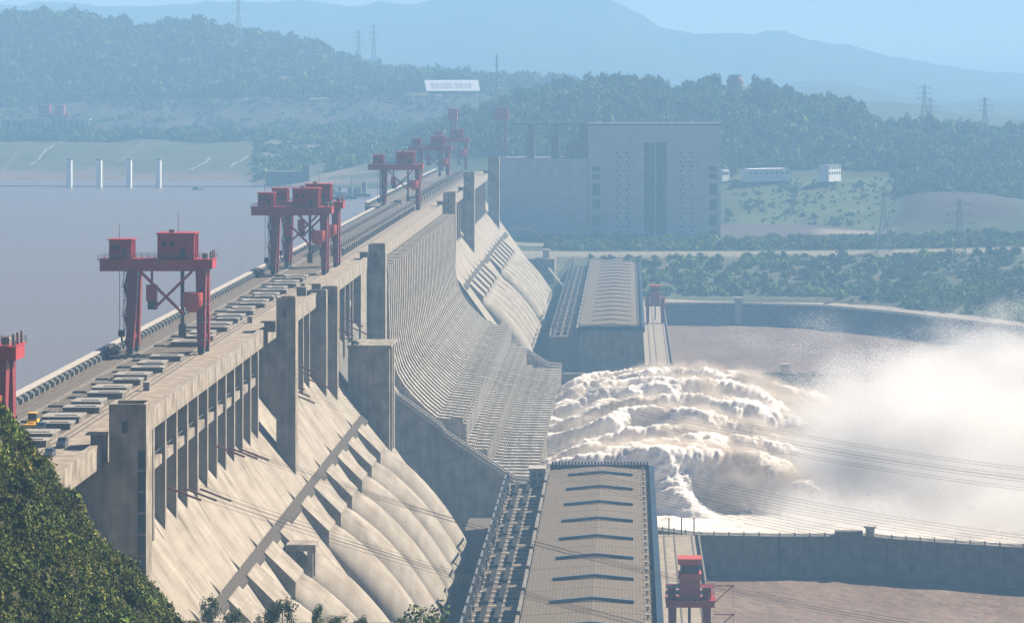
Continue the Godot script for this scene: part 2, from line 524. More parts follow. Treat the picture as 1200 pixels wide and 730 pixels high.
func penstock_mesh() -> ArrayMesh:      # encased pipe bulging out of the face, origin on the axis
	var st := mb(); st.set_smooth_group(0)
	var prof := [[93.5, 124.5], [91.0, 126.4], [88.0, 124.9], [84.0, 122.0], [80.0, 118.6], [76.0, 114.6], [72.0, 110.1], [68.0, 104.9], [65.0, 100.5], [62.5, 96.6], [60.8, 93.6], [60.4, 92.0]]
	var n := 16
	for p in prof:
		var x: float = -p[0]
		var base := face_y(x) - 0.6
		var h: float = p[1] - base
		var w := 15.0
		for k in n + 1:
			var a := PI * k / n
			st.set_color(Color.WHITE)
			st.add_vertex(Vector3(x, base + h * pow(sin(a), 0.8), -cos(a) * w))
	for i in prof.size() - 1:
		for k in n:
			var a := i * (n + 1) + k
			for q in [a, a + 1, a + n + 2, a, a + n + 2, a + n + 1]: st.add_index(q)
	var m := mesh_of(st)
	# blunt lower end
	var s2 := mb()
	var x: float = -60.4
	for k in n:
		var a := PI * k / n; var b := PI * (k + 1) / n
		var base := face_y(x) - 0.6; var h := 92.0 - base
		quad(s2, Vector3(x, base + h * pow(sin(a), 0.8), -cos(a) * 15.0), Vector3(x, base + h * pow(sin(b), 0.8), -cos(b) * 15.0), Vector3(x, 74, -cos(b) * 15.0), Vector3(x, 74, -cos(a) * 15.0))
	s2.generate_normals()
	s2.commit(m)
	return m

func lift_tower(parent: Node, d: float, x0: float, x1: float, top: float, depth: float, glazed := false) -> void:
	var t := part("lift_tower", tower_shape(x0, x1, top, depth), M.concrete, parent, Vector3(0, 0, -d))
	var w := x1 - x0
	var st := mb()
	bx(st, Vector3(x0 + w * 0.35, top - 6.2, 0.0), Vector3(x0 + w * 0.5, top - 3.8, 0.12))
	part("window", st, M.glass, t)
	if glazed:
		for k in 9:
			st = mb()
			bx(st, Vector3(x0 + w * 0.78, top - 14.0 - k * 4.6, 0.0), Vector3(x0 + w * 0.98, top - 10.0 - k * 4.6, 0.14))
			part("window", st, M.glass, t)
	st = mb()   # doorway shelter on the road behind the tower
	bx(st, Vector3(x0 - 3.4, CREST + 0.02, 1.0), Vector3(x0 - 0.05, CREST + 3.0, 3.4))
	bx(st, Vector3(x0 - 4.4, CREST + 3.0, 0.4), Vector3(x0 - 0.05, CREST + 3.3, 4.4))
	part("doorway_shelter", st, M.grey, t)

func tower_shape(x0: float, x1: float, top: float, depth: float) -> SurfaceTool:
	var st := mb()
	var y0 := face_y(x1) - 8.0
	bx(st, Vector3(x0, y0, -depth), Vector3(x1, top - 1.2, 0.0))
	var r := 0.7                               # roof parapet round a sunken roof
	bx(st, Vector3(x0, top - 1.2, -r), Vector3(x1, top, 0.0))
	bx(st, Vector3(x0, top - 1.2, -depth), Vector3(x1, top, -depth + r))
	bx(st, Vector3(x0, top - 1.2, -depth + r), Vector3(x0 + r, top, -r))
	bx(st, Vector3(x1 - r, top - 1.2, -depth + r), Vector3(x1, top, -r))
	return st

func crest(parent: Node, d0: float, d1: float, up: float) -> void:
	var st := mb()
	bx(st, Vector3(up, 180.0, -d1), Vector3(EDGE - 1.6, CREST, -d0))
	part("crest_slab", st, M.yard, parent)
	st = mb()
	quad(st, Vector3(-126.5, CREST + 0.01, -d1), Vector3(EDGE - 1.62, CREST + 0.01, -d1), Vector3(EDGE - 1.62, CREST + 0.01, -d0), Vector3(-126.5, CREST + 0.01, -d0))
	part("road_surface", st, M.road, parent)
	st = mb()
	bx(st, Vector3(EDGE - 1.6, 180.7, -d1), Vector3(EDGE, 186.0, -d0))
	part("edge_beam", st, M.concrete, parent)
	var r_up := up + 5.0
	for x in [r_up, r_up + 1.6, -124.9, -123.3]:
		st = mb()
		bx(st, Vector3(x - 0.22, CREST, -d1), Vector3(x + 0.22, CREST + 0.16, -d0))
		part("crane_rail", st, M.rail, parent)
	st = mb()                                   # cable duct between the rails
	bx(st, Vector3(r_up + 3.4, CREST, -d1), Vector3(r_up + 4.4, CREST + 0.35, -d0))
	part("duct", st, M.grey, parent)
	st = mb()
	bx(st, Vector3(up - 0.6, 180.0, -d1), Vector3(up + 0.5, 187.0, -d0))
	bx(st, Vector3(up - 0.9, 187.0, -d1), Vector3(up + 0.9, 187.5, -d0))
	part("upstream_parapet", st, M.white, parent)
	var blk := mb()  # dark blocks added to stand for the shadowed gaps along the parapet
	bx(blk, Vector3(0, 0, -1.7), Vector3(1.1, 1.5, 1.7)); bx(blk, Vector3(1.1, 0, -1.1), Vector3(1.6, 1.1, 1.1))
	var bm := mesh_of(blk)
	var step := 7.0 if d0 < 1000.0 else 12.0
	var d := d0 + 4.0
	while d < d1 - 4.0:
		put("shade_gap_block", bm, M.steel, parent, Vector3(up + 0.52, CREST + 0.3, -d))
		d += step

func power_dam(label: String, d0: float, d1: float, up: float, units: Array, fins: Array, gal: Vector2, ps: ArrayMesh, face_end: float) -> Node3D:
	var t := thing("intake_dam", label, "dam", Vector3.ZERO)
	var st := mb()
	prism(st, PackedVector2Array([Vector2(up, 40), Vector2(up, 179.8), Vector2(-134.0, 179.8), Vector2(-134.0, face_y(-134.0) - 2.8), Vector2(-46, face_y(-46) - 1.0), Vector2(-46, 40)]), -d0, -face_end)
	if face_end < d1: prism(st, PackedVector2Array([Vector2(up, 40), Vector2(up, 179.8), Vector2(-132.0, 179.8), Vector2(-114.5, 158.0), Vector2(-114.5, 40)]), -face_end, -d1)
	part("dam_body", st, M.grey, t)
	part("downstream_face", slope_skin(d0, face_end), M.slope, t)
	crest(t, d0, d1, up)
	st = mb()
	prism(st, PackedVector2Array([Vector2(-132.5, 180.65), Vector2(EDGE - 0.3, 180.65), Vector2(EDGE - 0.3, face_y(EDGE) - 1.5)]), 0.0, -2.2)
	var fm := mesh_of(st)
	for f in fins:
		put("buttress_fin", fm, M.concrete, t, Vector3(0, 0, -f))
	# maintenance walkway between the fins, with its rail
	var rm := mb()
	for k in 5: bar(rm, Vector3(-114.9, 172.3, -3.0 - k * 3.4), Vector3(-114.9, 173.6, -3.0 - k * 3.4), 0.12)
	bar(rm, Vector3(-114.9, 173.6, -2.4), Vector3(-114.9, 173.6, -18.8), 0.14)
	var rmesh := mesh_of(rm)
	var wm := mb(); bx(wm, Vector3(-118.5, 170.0, -19.0), Vector3(-114.5, 172.3, -2.3))
	var wmesh := mesh_of(wm)
	for i in fins.size() - 1:
		if fins[i + 1] - fins[i] < 20.0:
			var w := put("walkway", wmesh, M.concrete, t, Vector3(0, 0, -fins[i]))
			put("railing", rmesh, M.steel, w)
	st = mb()
	prism(st, PackedVector2Array([Vector2(-99.3, face_y(-99.3) - 1.0), Vector2(-99.3, face_y(-99.3) + 1.9), Vector2(-90.8, 127.0), Vector2(-90.8, 119.0)]), 0.0, -21.0)
	var bmesh := mesh_of(st)
	st = mb()
	prism(st, PackedVector2Array([Vector2(-104.6, face_y(-104.6) - 0.3), Vector2(-101.2, face_y(-101.2) + 1.1), Vector2(-101.0, face_y(-101.0) - 0.6)]), 0.0, -1.6)
	var ribm := mesh_of(st)
	for u in units:
		put("face_rib", ribm, M.concrete, t, Vector3(0, 0, -u))
		put("intake_block", bmesh, M.concrete, t, Vector3(0, 0, -u))
		put("penstock", ps, M.slope, t, Vector3(0, 0, -u - 15.0))
	# gallery that runs level across the face
	st = mb()
	prism(st, PackedVector2Array([Vector2(-101.1, face_y(-101.1) - 1.0), Vector2(-101.1, face_y(-101.1) + 0.2), Vector2(-99.2, face_y(-99.2) + 1.0), Vector2(-99.0, face_y(-99.0) - 1.0)]), -gal.x, -gal.y)
	part("gallery", st, M.grey, t)
	st = mb()
	prism(st, PackedVector2Array([Vector2(-101.4, face_y(-101.4) + 0.15), Vector2(-101.4, face_y(-101.4) + 0.45), Vector2(-99.0, face_y(-99.0) + 1.4), Vector2(-98.8, face_y(-98.8) + 0.8)]), -gal.x, -gal.y)
	part("gallery_roof", st, M.gallery, t)
	return t

func build_dams() -> void:
	var ps := penstock_mesh()
	var units := [735.0, 773.0, 811.0, 850.0, 888.0]
	for k in 6: units.append(945.0 + k * 39.2)
	var fins: Array = []
	for k in 12: fins.append(746.4 + k * 19.15)
	for f in [708.0, 727.2]: fins.push_front(f)
	fins.sort()
	for f in [1009.0, 1028.0, 1047.0, 1066.0, 1090.0, 1111.0, 1178.0, 1200.0, 1226.0, 1250.0, 1272.0, 1286.0]: fins.append(f)
	var t := power_dam("near pale concrete dam face with bulging penstocks and dark buttress bays under the crest road", 545.0, 1367.0, -149.5, units, fins, Vector2(560, 1190), ps, 1206.0)
	lift_tower(t, 672.0, -112.0, -104.0, 194.2, 8.6, true)
	lift_tower(t, 975.0, -110.2, -104.2, 195.5, 8.0)
	lift_tower(t, 1134.0, -117.0, -110.0, 186.9, 5.0)
	lift_tower(t, 1152.0, -113.4, -107.6, 187.0, 5.0)
	lift_tower(t, 1358.0, -113.4, -106.0, 191.5, 9.0)
	var st := mb()
	prism(st, PackedVector2Array([Vector2(-133, 180.65), Vector2(EDGE - 0.2, 180.65), Vector2(EDGE - 0.2, 100), Vector2(-133, 100)]), -1324.0, -1360.0)
	part("solid_bay", st, M.concrete, t)
	st = mb()                                   # big square monolith standing on the face
	bx(st, Vector3(-107.0, 110.0, -1216.0), Vector3(-91.2, 161.4, -1188.0))
	var mono := part("monolith", st, M.concrete, t)
	for k in 2:
		st = mb()
		bx(st, Vector3(-91.2, 112.0, -1195.0 - k * 9.0), Vector3(-90.5, 161.4, -1192.0 - k * 9.0))
		part("rib", st, M.concrete, mono)
	st = mb()
	bx(st, Vector3(-107.4, 161.4, -1216.4), Vector3(-90.4, 162.2, -1187.6))
	part("coping", st, M.concrete, mono)
	# small portal frame by the penstocks
	st = mb()
	for z in [0.0, -7.0]:
		bx(st, Vector3(-96.0, 117.0, -884.0 + z), Vector3(-94.4, 130.5, -882.4 + z))
		bx(st, Vector3(-91.0, 112.0, -884.0 + z), Vector3(-89.4, 130.5, -882.4 + z))
	bx(st, Vector3(-97.0, 130.5, -891.6), Vector3(-88.6, 132.3, -882.0))
	part("portal_frame", st, M.concrete, t)
	# far section
	var u2: Array = []
	for k in 6: u2.append(1948.0 + k * 38.6)
	for k in 7: u2.append(2226.0 + k * 38.6)
	var f2: Array = []
	for k in 8: f2.append(1935.0 + k * 25.0)
	for k in 13: f2.append(2165.0 + k * 26.0)
	var t2 := power_dam("distant blue tinted dam face with two groups of penstocks, beyond the ribbed spillway", 1905.0, 2590.0, -160.5, u2, f2, Vector2(1912, 2560), ps, 2590.0)
	lift_tower(t2, 1905.0, -113.4, -105.8, 193.2, 9.0)
	lift_tower(t2, 2141.0, -113.4, -106.0, 198.5, 9.5)
	lift_tower(t2, 2517.0, -113.4, -104.5, 199.5, 11.0)
	st = mb()
	bx(st, Vector3(-113.0, 128.0, -2165.0), Vector3(-108.0, 150.0, -2150.0))
	part("hoist_house", st, M.grey, t2)
	# service yards at the toe of the dam
	for r in [[560.0, 1290.0], [1930.0, 2610.0]]:
		st = mb()
		bx(st, Vector3(-66.0, 60.0, -r[1]), Vector3(-50.0, 82.0, -r[0]))
		struct(part("service_yard", st, M.yard, self), "paved strip between dam toe and powerhouse", "yard")

func build_spillway() -> void:
	var t := thing("spillway_dam", "ribbed concrete spillway of close set pier walls stepping down to the outlets", "spillway")
	var st := mb()
	prism(st, PackedVector2Array([Vector2(-149.5, 40), Vector2(-149.5, 165), Vector2(-114, 165), Vector2(-106.5, 134), Vector2(-96, 117), Vector2(-84, 106), Vector2(-73, 98), Vector2(-62, 84), Vector2(-42, 74), Vector2(-42, 45)]), -1367.2, -1904.8)
	part("chute_body", st, M.concrete, t)
	crest(t, 1367.2, 1904.8, -149.5)
	st = mb()
	var prof := PackedVector2Array([Vector2(-126, 180.6), Vector2(-106.0, 180.6), Vector2(-105.7, 160), Vector2(-105.2, 148), Vector2(-104.0, 140), Vector2(-102.0, 133.5), Vector2(-99.0, 128.5), Vector2(-95.0, 123.8), Vector2(-90.0, 118.8), Vector2(-84.5, 114.2),
		Vector2(-78.0, 113.6), Vector2(-77.8, 114.6), Vector2(-73.0, 114.3), Vector2(-72.6, 102.5), Vector2(-68.4, 102.3), Vector2(-68.2, 100.4), Vector2(-62.2, 100.2), Vector2(-61.9, 89.0), Vector2(-58.5, 88.8), Vector2(-58.3, 87.2), Vector2(-41.2, 87.0), Vector2(-41.2, 60), Vector2(-126, 60)])
	prism(st, prof, 0.0, -3.7)
	var pm := mesh_of(st)
	st = mb()
	bx(st, Vector3(-72.7, 103.0, -4.0), Vector3(-71.4, 111.5, 0.3))
	var em := mesh_of(st)
	for k in 46:
		var p := put("pier_wall", pm, M.pier, t, Vector3(0, 0, -(1376.0 + k * 11.45)))
		put("end_pilaster", em, M.white, p)
	# gates set back in every other bay
	st = mb()
	bx(st, Vector3(-112.0, 140.0, -11.3), Vector3(-111.0, 178.0, -3.8))
	var gm := mesh_of(st)
	for k in 45:
		put("gate", gm, M.steel, t, Vector3(0, 0, -(1376.0 + k * 11.45)))
	# sloping guide walls at both ends
	for e in [1362.0, 1906.0]:
		st = mb()
		prism(st, PackedVector2Array([Vector2(-122, 135), Vector2(-102, 124.5), Vector2(-82.5, 110.5), Vector2(-80.5, 107.6), Vector2(-50, 87.6), Vector2(-41, 86.8), Vector2(-41, 50), Vector2(-122, 50)]), -e, -e - 8.0)
		var w := part("guide_wall", st, M.concrete, t)
		for o in [-0.02, -7.2]:
			st = mb()
			var pts := [Vector3(-115, 132.3, 0), Vector3(-102, 125.4, 0), Vector3(-82.5, 111.4, 0), Vector3(-80.5, 108.5, 0), Vector3(-50, 88.5, 0), Vector3(-41, 87.7, 0)]
			for i in pts.size() - 1:
				bar(st, pts[i] + Vector3(0, 0.2, -e + o - 0.4), pts[i + 1] + Vector3(0, 0.2, -e + o - 0.4), 0.9, 1.5)
			part("coping", st, M.white, w)

# ---------------------------------------------------------------- powerhouses
func powerhouse(label: String, d0: float, d1: float, first_bar: float, step: float, rm: Material, detail: bool) -> void:
	var t := thing("powerhouse", label, "powerhouse")
	var st := mb()
	bx(st, Vector3(-31, 55, -d1), Vector3(9.2, 103.2, -d0))
	part("hall_wall", st, M.grey, t)
	# low gable roof, one sheet for each bay between the ridge bars
	var d := d0
	var roof_of := mb()
	prism(roof_of, PackedVector2Array([Vector2(-32, 103.2), Vector2(-32, 104.3), Vector2(-11, 105.8), Vector2(8.2, 104.4), Vector2(8.2, 103.2)]), 0.0, -step + 0.35)
	var rmesh := mesh_of(roof_of)
	st = mb()
	bar(st, Vector3(-24.2, 105.35, 0), Vector3(-11, 106.6, 0), 1.0, 1.0); bar(st, Vector3(-11, 106.6, 0), Vector3(1.6, 105.4, 0), 1.0, 1.0)
	var bmesh := mesh_of(st)
	st = mb()
	bx(st, Vector3(-0.25, 0, -0.25), Vector3(0.25, 1.0, 0.25)); bx(st, Vector3(-0.6, 1.0, -0.4), Vector3(0.6, 1.4, 0.4)); bar(st, Vector3(0.2, 0.9, 0), Vector3(1.4, 0.2, 0), 0.3)
	var vmesh := mesh_of(st)
	var n := int(ceil((d1 - d0) / step))
	for i in n:
		var a := d1 - (i + 1) * step
		put("roof_sheet", rmesh, rm, t, Vector3(0, 0, -a))
		var rb := put("ridge_bar", bmesh, M.ridge if detail else rm, t, Vector3(0, 0, -(a + step * first_bar)))
		if not detail: rb.position.y = -0.6
		for k in 3:
			put("roof_vent", vmesh, M.white, t, Vector3(5.6, 104.6, -(a + step * (k + 0.5) / 3.0)))
		st = mb()
		bx(st, Vector3(-33.4, 99.6, -a - step * 0.92), Vector3(-32.4, 105.2, -a - step * 0.08))
		part("side_panel", st, M.grey, t)
	st = mb()
	bx(st, Vector3(8.25, 102.4, -d1), Vector3(10.2, 106.0, -d0))
	part("gutter_wall", st, M.bluesteel, t)
	for e in [d0, d1]:
		st = mb()
		bx(st, Vector3(-32, 103.2, -e - 0.9), Vector3(8.2, 106.2, -e))
		var pw := part("end_parapet", st, M.bluesteel, t)
		st = mb(); bx(st, Vector3(-0.35, 0, -0.3), Vector3(0.35, 1.3, 0.3))
		var dm := mesh_of(st)
		for k in 30:
			put("parapet_post", dm, M.dark, pw, Vector3(-31.0 + k * 1.33, 106.2, -e - 0.45))
	# annex with the switch yard on its roof
	st = mb()
	bx(st, Vector3(-50, 55, -d1 + 6.0), Vector3(-31.02, 99.6, -d0))
	var ax := part("annex", st, M.yard, t)
	st = mb(); bx(st, Vector3(-49.2, 99.6, -1.1), Vector3(-33.6, 99.85, 1.1))
	var beam := mesh_of(st)
	st = mb(); bx(st, Vector3(-0.7, 99.6, -14.0), Vector3(0.7, 101.4, 14.0))
	var slot := mesh_of(st)
	st = mb()
	for z in [-5.0, 5.0]:
		bar(st, Vector3(0, 99.6, z), Vector3(0, 107.0, z), 0.5)
	bar(st, Vector3(0, 106.8, -6), Vector3(0, 106.8, 6), 0.6)
	for z in [-3.0, 0.0, 3.0]:
		bar(st, Vector3(0, 106.6, z), Vector3(0.9, 103.4, z), 0.35)
		bar(st, Vector3(0, 99.6, z), Vector3(0, 103.0, z), 0.28)
	var frame := mesh_of(st)
	st = mb()
	tube(st, [Vector3(0, 99.6, 0), Vector3(0, 102.6, 0)], 0.45, 6, 0.25)
	cb(st, Vector3(0, 102.8, 0), Vector3(0.9, 0.5, 0.9))
	var bush := mesh_of(st)
	d = d0 + 8.0
	var i := 0
	while d < d1 - 22.0:
		put("roof_beam", beam, M.road, ax, Vector3(0, 0, -d))
		if i % 4 == 0:
			put("slot_cover", slot, M.black, ax, Vector3(-44.6, 0, -d - 14.0))
			put("slot_cover", slot, M.black, ax, Vector3(-40.2, 0, -d - 20.0))
		if i % 2 == 0:
			put("switch_frame", frame, M.steel, ax, Vector3(-48.6, 0, -d - 5.0))
		for k in 2:
			put("bushing", bush, M.panel if (i + k) % 3 else M.dark, ax, Vector3(-48.0 + rng.randf_range(-1.0, 0.6), 0, -d - k * 4.5))
		d += 9.0
		i += 1
	# parapet on the outer edge of the annex
	st = mb(); bx(st, Vector3(-50.6, 99.0, -d1 + 6.0), Vector3(-49.8, 101.2, -d0))
	part("annex_parapet", st, M.grey, ax)
	# small house at the end of the annex
	st = mb(); bx(st, Vector3(-40.0, 99.62, -d1 + 6.4), Vector3(-33.5, 106.2, -d1 + 16.0))
	bx(st, Vector3(-40.5, 106.2, -d1 + 6.2), Vector3(-33.45, 106.8, -d1 + 16.4))
	var hs := part("stair_house", st, M.white, t)
	for wx in [-38.9, -36.2]:
		for wy in [100.6, 103.4]:
			st = mb(); bx(st, Vector3(wx, wy, -d1 + 15.9), Vector3(wx + 1.5, wy + 1.8, -d1 + 16.08))
			part("window", st, M.glass, hs)
	# tailrace deck with crane rails
	st = mb(); bx(st, Vector3(10.3, 50, -d1 + 28.0), Vector3(28.0, 82.0, -d0))
	var deck := part("tailrace_deck", st, M.road, t)
	for x in [14.0, 18.0, 25.0]:
		st = mb(); bx(st, Vector3(x - 0.3, 82.0, -d1 + 30.0), Vector3(x + 0.3, 82.18, -d0))
		part("crane_rail", st, M.rail, deck)
	st = mb(); bx(st, Vector3(27.4, 82.0, -d1 + 28.0), Vector3(28.0, 83.3, -d0))
	part("deck_parapet", st, M.grey, deck)
	st = mb()
	for k in 3:
		bar(st, Vector3(16.0 + k * 5.0, 82.0, -d1 + 30.0), Vector3(16.0 + k * 5.0, 89.0, -d1 + 30.0), 0.5)
	part("light_mast", st, M.steel, deck)

func build_powerhouses() -> void:
	powerhouse("long brown roofed powerhouse with blue ridge bars beside the discharging outlets", 820.0, 1272.0, 0.42, 43.0, M.roof, true)
	powerhouse("distant grey roofed powerhouse at the foot of the far dam section", 1974.0, 2770.0, 0.5, 39.8, M.roof, false)

# ---------------------------------------------------------------- river walls
func wall_along(t: Node3D, pts: Array, top: float, bottom: float, thick: float, m: Material, post_step: float) -> void:
	for i in pts.size() - 1:
		var a: Vector2 = pts[i]; var b: Vector2 = pts[i + 1]
		var n := (b - a).normalized().orthogonal() * thick * 0.5
		var st := mb()
		var q := [a + n, b + n, b - n, a - n]
		for k in 4:
			var p: Vector2 = q[k]; var r: Vector2 = q[(k + 1) % 4]
			quad(st, Vector3(p.x, top, -p.y), Vector3(r.x, top, -r.y), Vector3(r.x, bottom, -r.y), Vector3(p.x, bottom, -p.y))
		quad(st, Vector3(q[0].x, top, -q[0].y), Vector3(q[1].x, top, -q[1].y), Vector3(q[2].x, top, -q[2].y), Vector3(q[3].x, top, -q[3].y))
		part("wall_section", st, m, t)
	var pm := mb(); bx(pm, Vector3(-0.25, 0, -0.25), Vector3(0.25, 1.5, 0.25))
	var pmesh := mesh_of(pm)
	for i in pts.size() - 1:
		var a: Vector2 = pts[i]; var b: Vector2 = pts[i + 1]
		var st := mb()
		bar(st, Vector3(a.x, top + 1.0, -a.y + thick * 0.4), Vector3(b.x, top + 1.0, -b.y + thick * 0.4), 0.16)
		bar(st, Vector3(a.x, top + 0.5, -a.y + thick * 0.4), Vector3(b.x, top + 0.5, -b.y + thick * 0.4), 0.16)
		part("railing", st, M.steel, t)
		var L := a.distance_to(b)
		for k in int(L / post_step):
			var p := a.lerp(b, k * post_step / L)
			put("railing_post", pmesh, M.steel, t, Vector3(p.x, top, -p.y + thick * 0.4))

func build_walls() -> void:
	var t := thing("guide_wall", "long curved blue grey river wall with a round hut on top, below the spray", "wall")
	wall_along(t, [Vector2(-52, 1278), Vector2(9, 1262), Vector2(28, 1246), Vector2(60, 1242), Vector2(96, 1243), Vector2(104, 1236), Vector2(128, 1224), Vector2(153, 1213), Vector2(185, 1196), Vector2(300, 1130)], 82.0, 55.0, 7.0, M.grey, 6.0)
	var st := mb()
	tube(st, [Vector3(96, 82, -1240), Vector3(96, 85.4, -1240)], 1.9, 10)
	tube(st, [Vector3(96, 85.4, -1240), Vector3(96, 86.0, -1240)], 2.7, 10)
	part("round_hut", st, M.white, t)
	st = mb(); bx(st, Vector3(82, 82, -1243.0), Vector3(93, 84.0, -1239.0))
	part("store_box", st, M.grey, t)
	for k in 9:                                   # pilasters on the open water side
		st = mb()
		var x := 104.0 + k * 7.0
		var d := 1236.0 - (x - 104.0) * 0.47 - 3.9
		bx(st, Vector3(x, 60, -d), Vector3(x + (1.2 if k % 3 else 3.4), 80.2, -d + 0.9))
		part("pilaster", st, M.grey, t)
	var t2 := thing("guide_wall", "straight far river wall with a square hut, where the outlet water ends", "wall")
	wall_along(t2, [Vector2(-40.5, 1917), Vector2(20, 1919), Vector2(104, 1921), Vector2(210, 1924), Vector2(400, 1935)], 82.0, 55.0, 8.0, M.grey, 9.0)
	st = mb(); bx(st, Vector3(93.5, 82, -1921.5), Vector3(98.5, 87.0, -1917.0)); bx(st, Vector3(92.9, 87, -1922), Vector3(99.1, 87.7, -1916.4))
	part("square_hut", st, M.white, t2)
	var t3 := thing("river_wall", "dark revetment wall along the far bank promenade", "wall")
	wall_along(t3, [Vector2(20, 2494), Vector2(92, 2494), Vector2(150, 2470), Vector2(196, 2408), Vector2(255, 2304), Vector2(292, 2240), Vector2(360, 2150)], 82.6, 50.0, 6.0, M.dark_concrete, 14.0)
	st = mb(); bx(st, Vector3(85.0, 55, -2489.0), Vector3(90.0, 83.5, -2485.0)); bx(st, Vector3(84.0, 83.5, -2490), Vector3(91.0, 88.0, -2484.0))
	part("gauge_tower", st, M.white, t3)
	# pale promenade with lamps behind the wall
	st = mb()
	var pr := [Vector2(22, 2500), Vector2(95, 2500), Vector2(154, 2476), Vector2(201, 2413), Vector2(260, 2309), Vector2(297, 2245)]
	for i in pr.size() - 1:
		var a: Vector2 = pr[i]; var b: Vector2 = pr[i + 1]
		quad(st, Vector3(a.x, 82.9, -a.y), Vector3(b.x, 82.9, -b.y), Vector3(b.x + 14.0, 82.9, -b.y - 30.0), Vector3(a.x + 6.0, 82.9, -a.y - 42.0))
	struct(part("promenade", st, M.road, self), "pale paved promenade along the far river bank", "promenade")

# ---------------------------------------------------------------- ship lift
func build_ship_lift() -> void:
	var D := 2950.0
	var s := D / F
	var t := thing("ship_lift", "tall slab sided ship lift building with a central pair of glazed strips", "building")
	var X := func(u: float) -> float: return (u - VX) * s
	var Y := func(v: float) -> float: return CAM_H - (v - VY) * s
	# the front wall is built round the openings, so the glazing lies in real recesses
	var st := mb()
	bx(st, Vector3(X.call(690), 98, -D - 62.0), Vector3(X.call(845), Y.call(147), -D - 3.0))
	part("tower_block", st, M.dark_concrete, t)
	var cols := [[690.0, 694.5], [703.5, 755.0], [767.5, 769.5], [781.5, 831.5], [840.5, 845.0]]
	for c in cols:
		st = mb(); bx(st, Vector3(X.call(c[0]), 98, -D - 3.0), Vector3(X.call(c[1]), Y.call(147), -D))
		part("front_wall", st, M.pale, t)
	st = mb(); bx(st, Vector3(X.call(689.4), Y.call(147), -D - 62.5), Vector3(X.call(845.6), Y.call(144.6), -D + 0.5))
	part("roof_slab", st, M.dark_concrete, t)
	var wins := [[195.0, 201.0], [204.0, 210.0], [215.0, 229.0], [233.5, 246.0], [252.0, 265.0], [270.0, 280.5]]
	for c in [[694.5, 703.5], [831.5, 840.5]]:
		var y := 147.0
		for w in wins:
			st = mb(); bx(st, Vector3(X.call(c[0]), Y.call(w[0]), -D - 3.0), Vector3(X.call(c[1]), Y.call(y), -D - 0.05))
			part("spandrel", st, M.pale, t)
			y = w[1]
			st = mb(); bx(st, Vector3(X.call(c[0]), Y.call(w[1]), -D - 2.6), Vector3(X.call(c[1]), Y.call(w[0]), -D - 2.0))
			part("window", st, M.glass, t)
		st = mb(); bx(st, Vector3(X.call(c[0]), 98, -D - 3.0), Vector3(X.call(c[1]), Y.call(y), -D - 0.05))
		part("spandrel", st, M.pale, t)
	var strips := [[167.0, 191.0], [192.0, 199.0], [203.0, 209.5], [211.0, 230.0], [231.5, 247.5], [249.0, 268.0], [269.5, 282.0]]
	for c in [[755.0, 767.5], [769.5, 781.5]]:
		st = mb(); bx(st, Vector3(X.call(c[0]), Y.call(167), -D - 3.0), Vector3(X.call(c[1]), Y.call(147), -D - 0.05))
		part("spandrel", st, M.pale, t)
		for w in strips:
			st = mb(); bx(st, Vector3(X.call(c[0]), Y.call(w[1]), -D - 2.8), Vector3(X.call(c[1]), Y.call(w[0]), -D - 2.2))
			var g := part("window", st, M.glass, t)
			st = mb()
			bx(st, Vector3(X.call((c[0] + c[1]) * 0.5) - 0.2, Y.call(w[1]), -D - 2.2), Vector3(X.call((c[0] + c[1]) * 0.5) + 0.2, Y.call(w[0]), -D - 1.9))
			part("mullion", st, M.steel, g)
		st = mb(); bx(st, Vector3(X.call(c[0]), 98, -D - 3.0), Vector3(X.call(c[1]), Y.call(282), -D - 0.05))
		part("spandrel", st, M.pale, t)
	var slit := mb(); cb(slit, Vector3.ZERO, Vector3(1.7, 1.5, 0.3))
	var sm := mesh_of(slit)
	for u in [724.5, 735.5, 799.0, 810.0]:
		for k in 19:
			put("slit_window", sm, M.glass, t, Vector3(X.call(u + (1.5 if k % 2 else -1.0)), Y.call(179.0 + k * 5.4), -D + 0.05))
	# upper lock head beside it
	var lk := thing("lock_building", "broad plain blue grey concrete lock head with portal columns on top", "lock")
	st = mb(); bx(st, Vector3(X.call(587), 95, -D - 70.0), Vector3(X.call(689), Y.call(186), -D - 2.0))
	part("wall", st, M.pale, lk)
	st = mb(); bx(st, Vector3(X.call(572), 95, -D - 60.0), Vector3(X.call(586.8), Y.call(192), -D - 40.0))
	part("wall_wing", st, M.pale, lk)
	st = mb(); bx(st, Vector3(X.call(587), Y.call(186), -D - 70.0), Vector3(X.call(689), Y.call(185.4), -D - 2.0))
	part("top_paving", st, M.dark_concrete, lk)
	for u in [[617.0, 626.0], [645.0, 655.0], [679.0, 688.5]]:
		st = mb(); bx(st, Vector3(X.call(u[0]), Y.call(186), -D - 20.0), Vector3(X.call(u[1]), Y.call(146.5), -D - 8.0))
		part("portal_column", st, M.grey, lk)
	st = mb(); bx(st, Vector3(X.call(600), Y.call(146.5), -D - 21.0), Vector3(X.call(689), Y.call(143.5), -D - 7.0))
	part("portal_beam", st, M.grey, lk)
	st = mb(); bx(st, Vector3(X.call(663), Y.call(186), -D - 14.0), Vector3(X.call(679), Y.call(166), -D - 9.0))
	part("machine_house", st, M.grey, lk)
	st = mb(); bx(st, Vector3(X.call(673), Y.call(265), -D - 2.0), Vector3(X.call(684), Y.call(253), -D + 3.0))
	part("gate_house", st, M.pale, lk)
	# stair wall and white post at the far toe of the dam
	var sw := thing("stair_ramp", "pale stair ramp with white pier at the far end of the dam face", "stair")
	st = mb()
	bar(st, Vector3(-100, 136.5, -2600), Vector3(-80, 136.0, -2605), 3.0, 2.0)
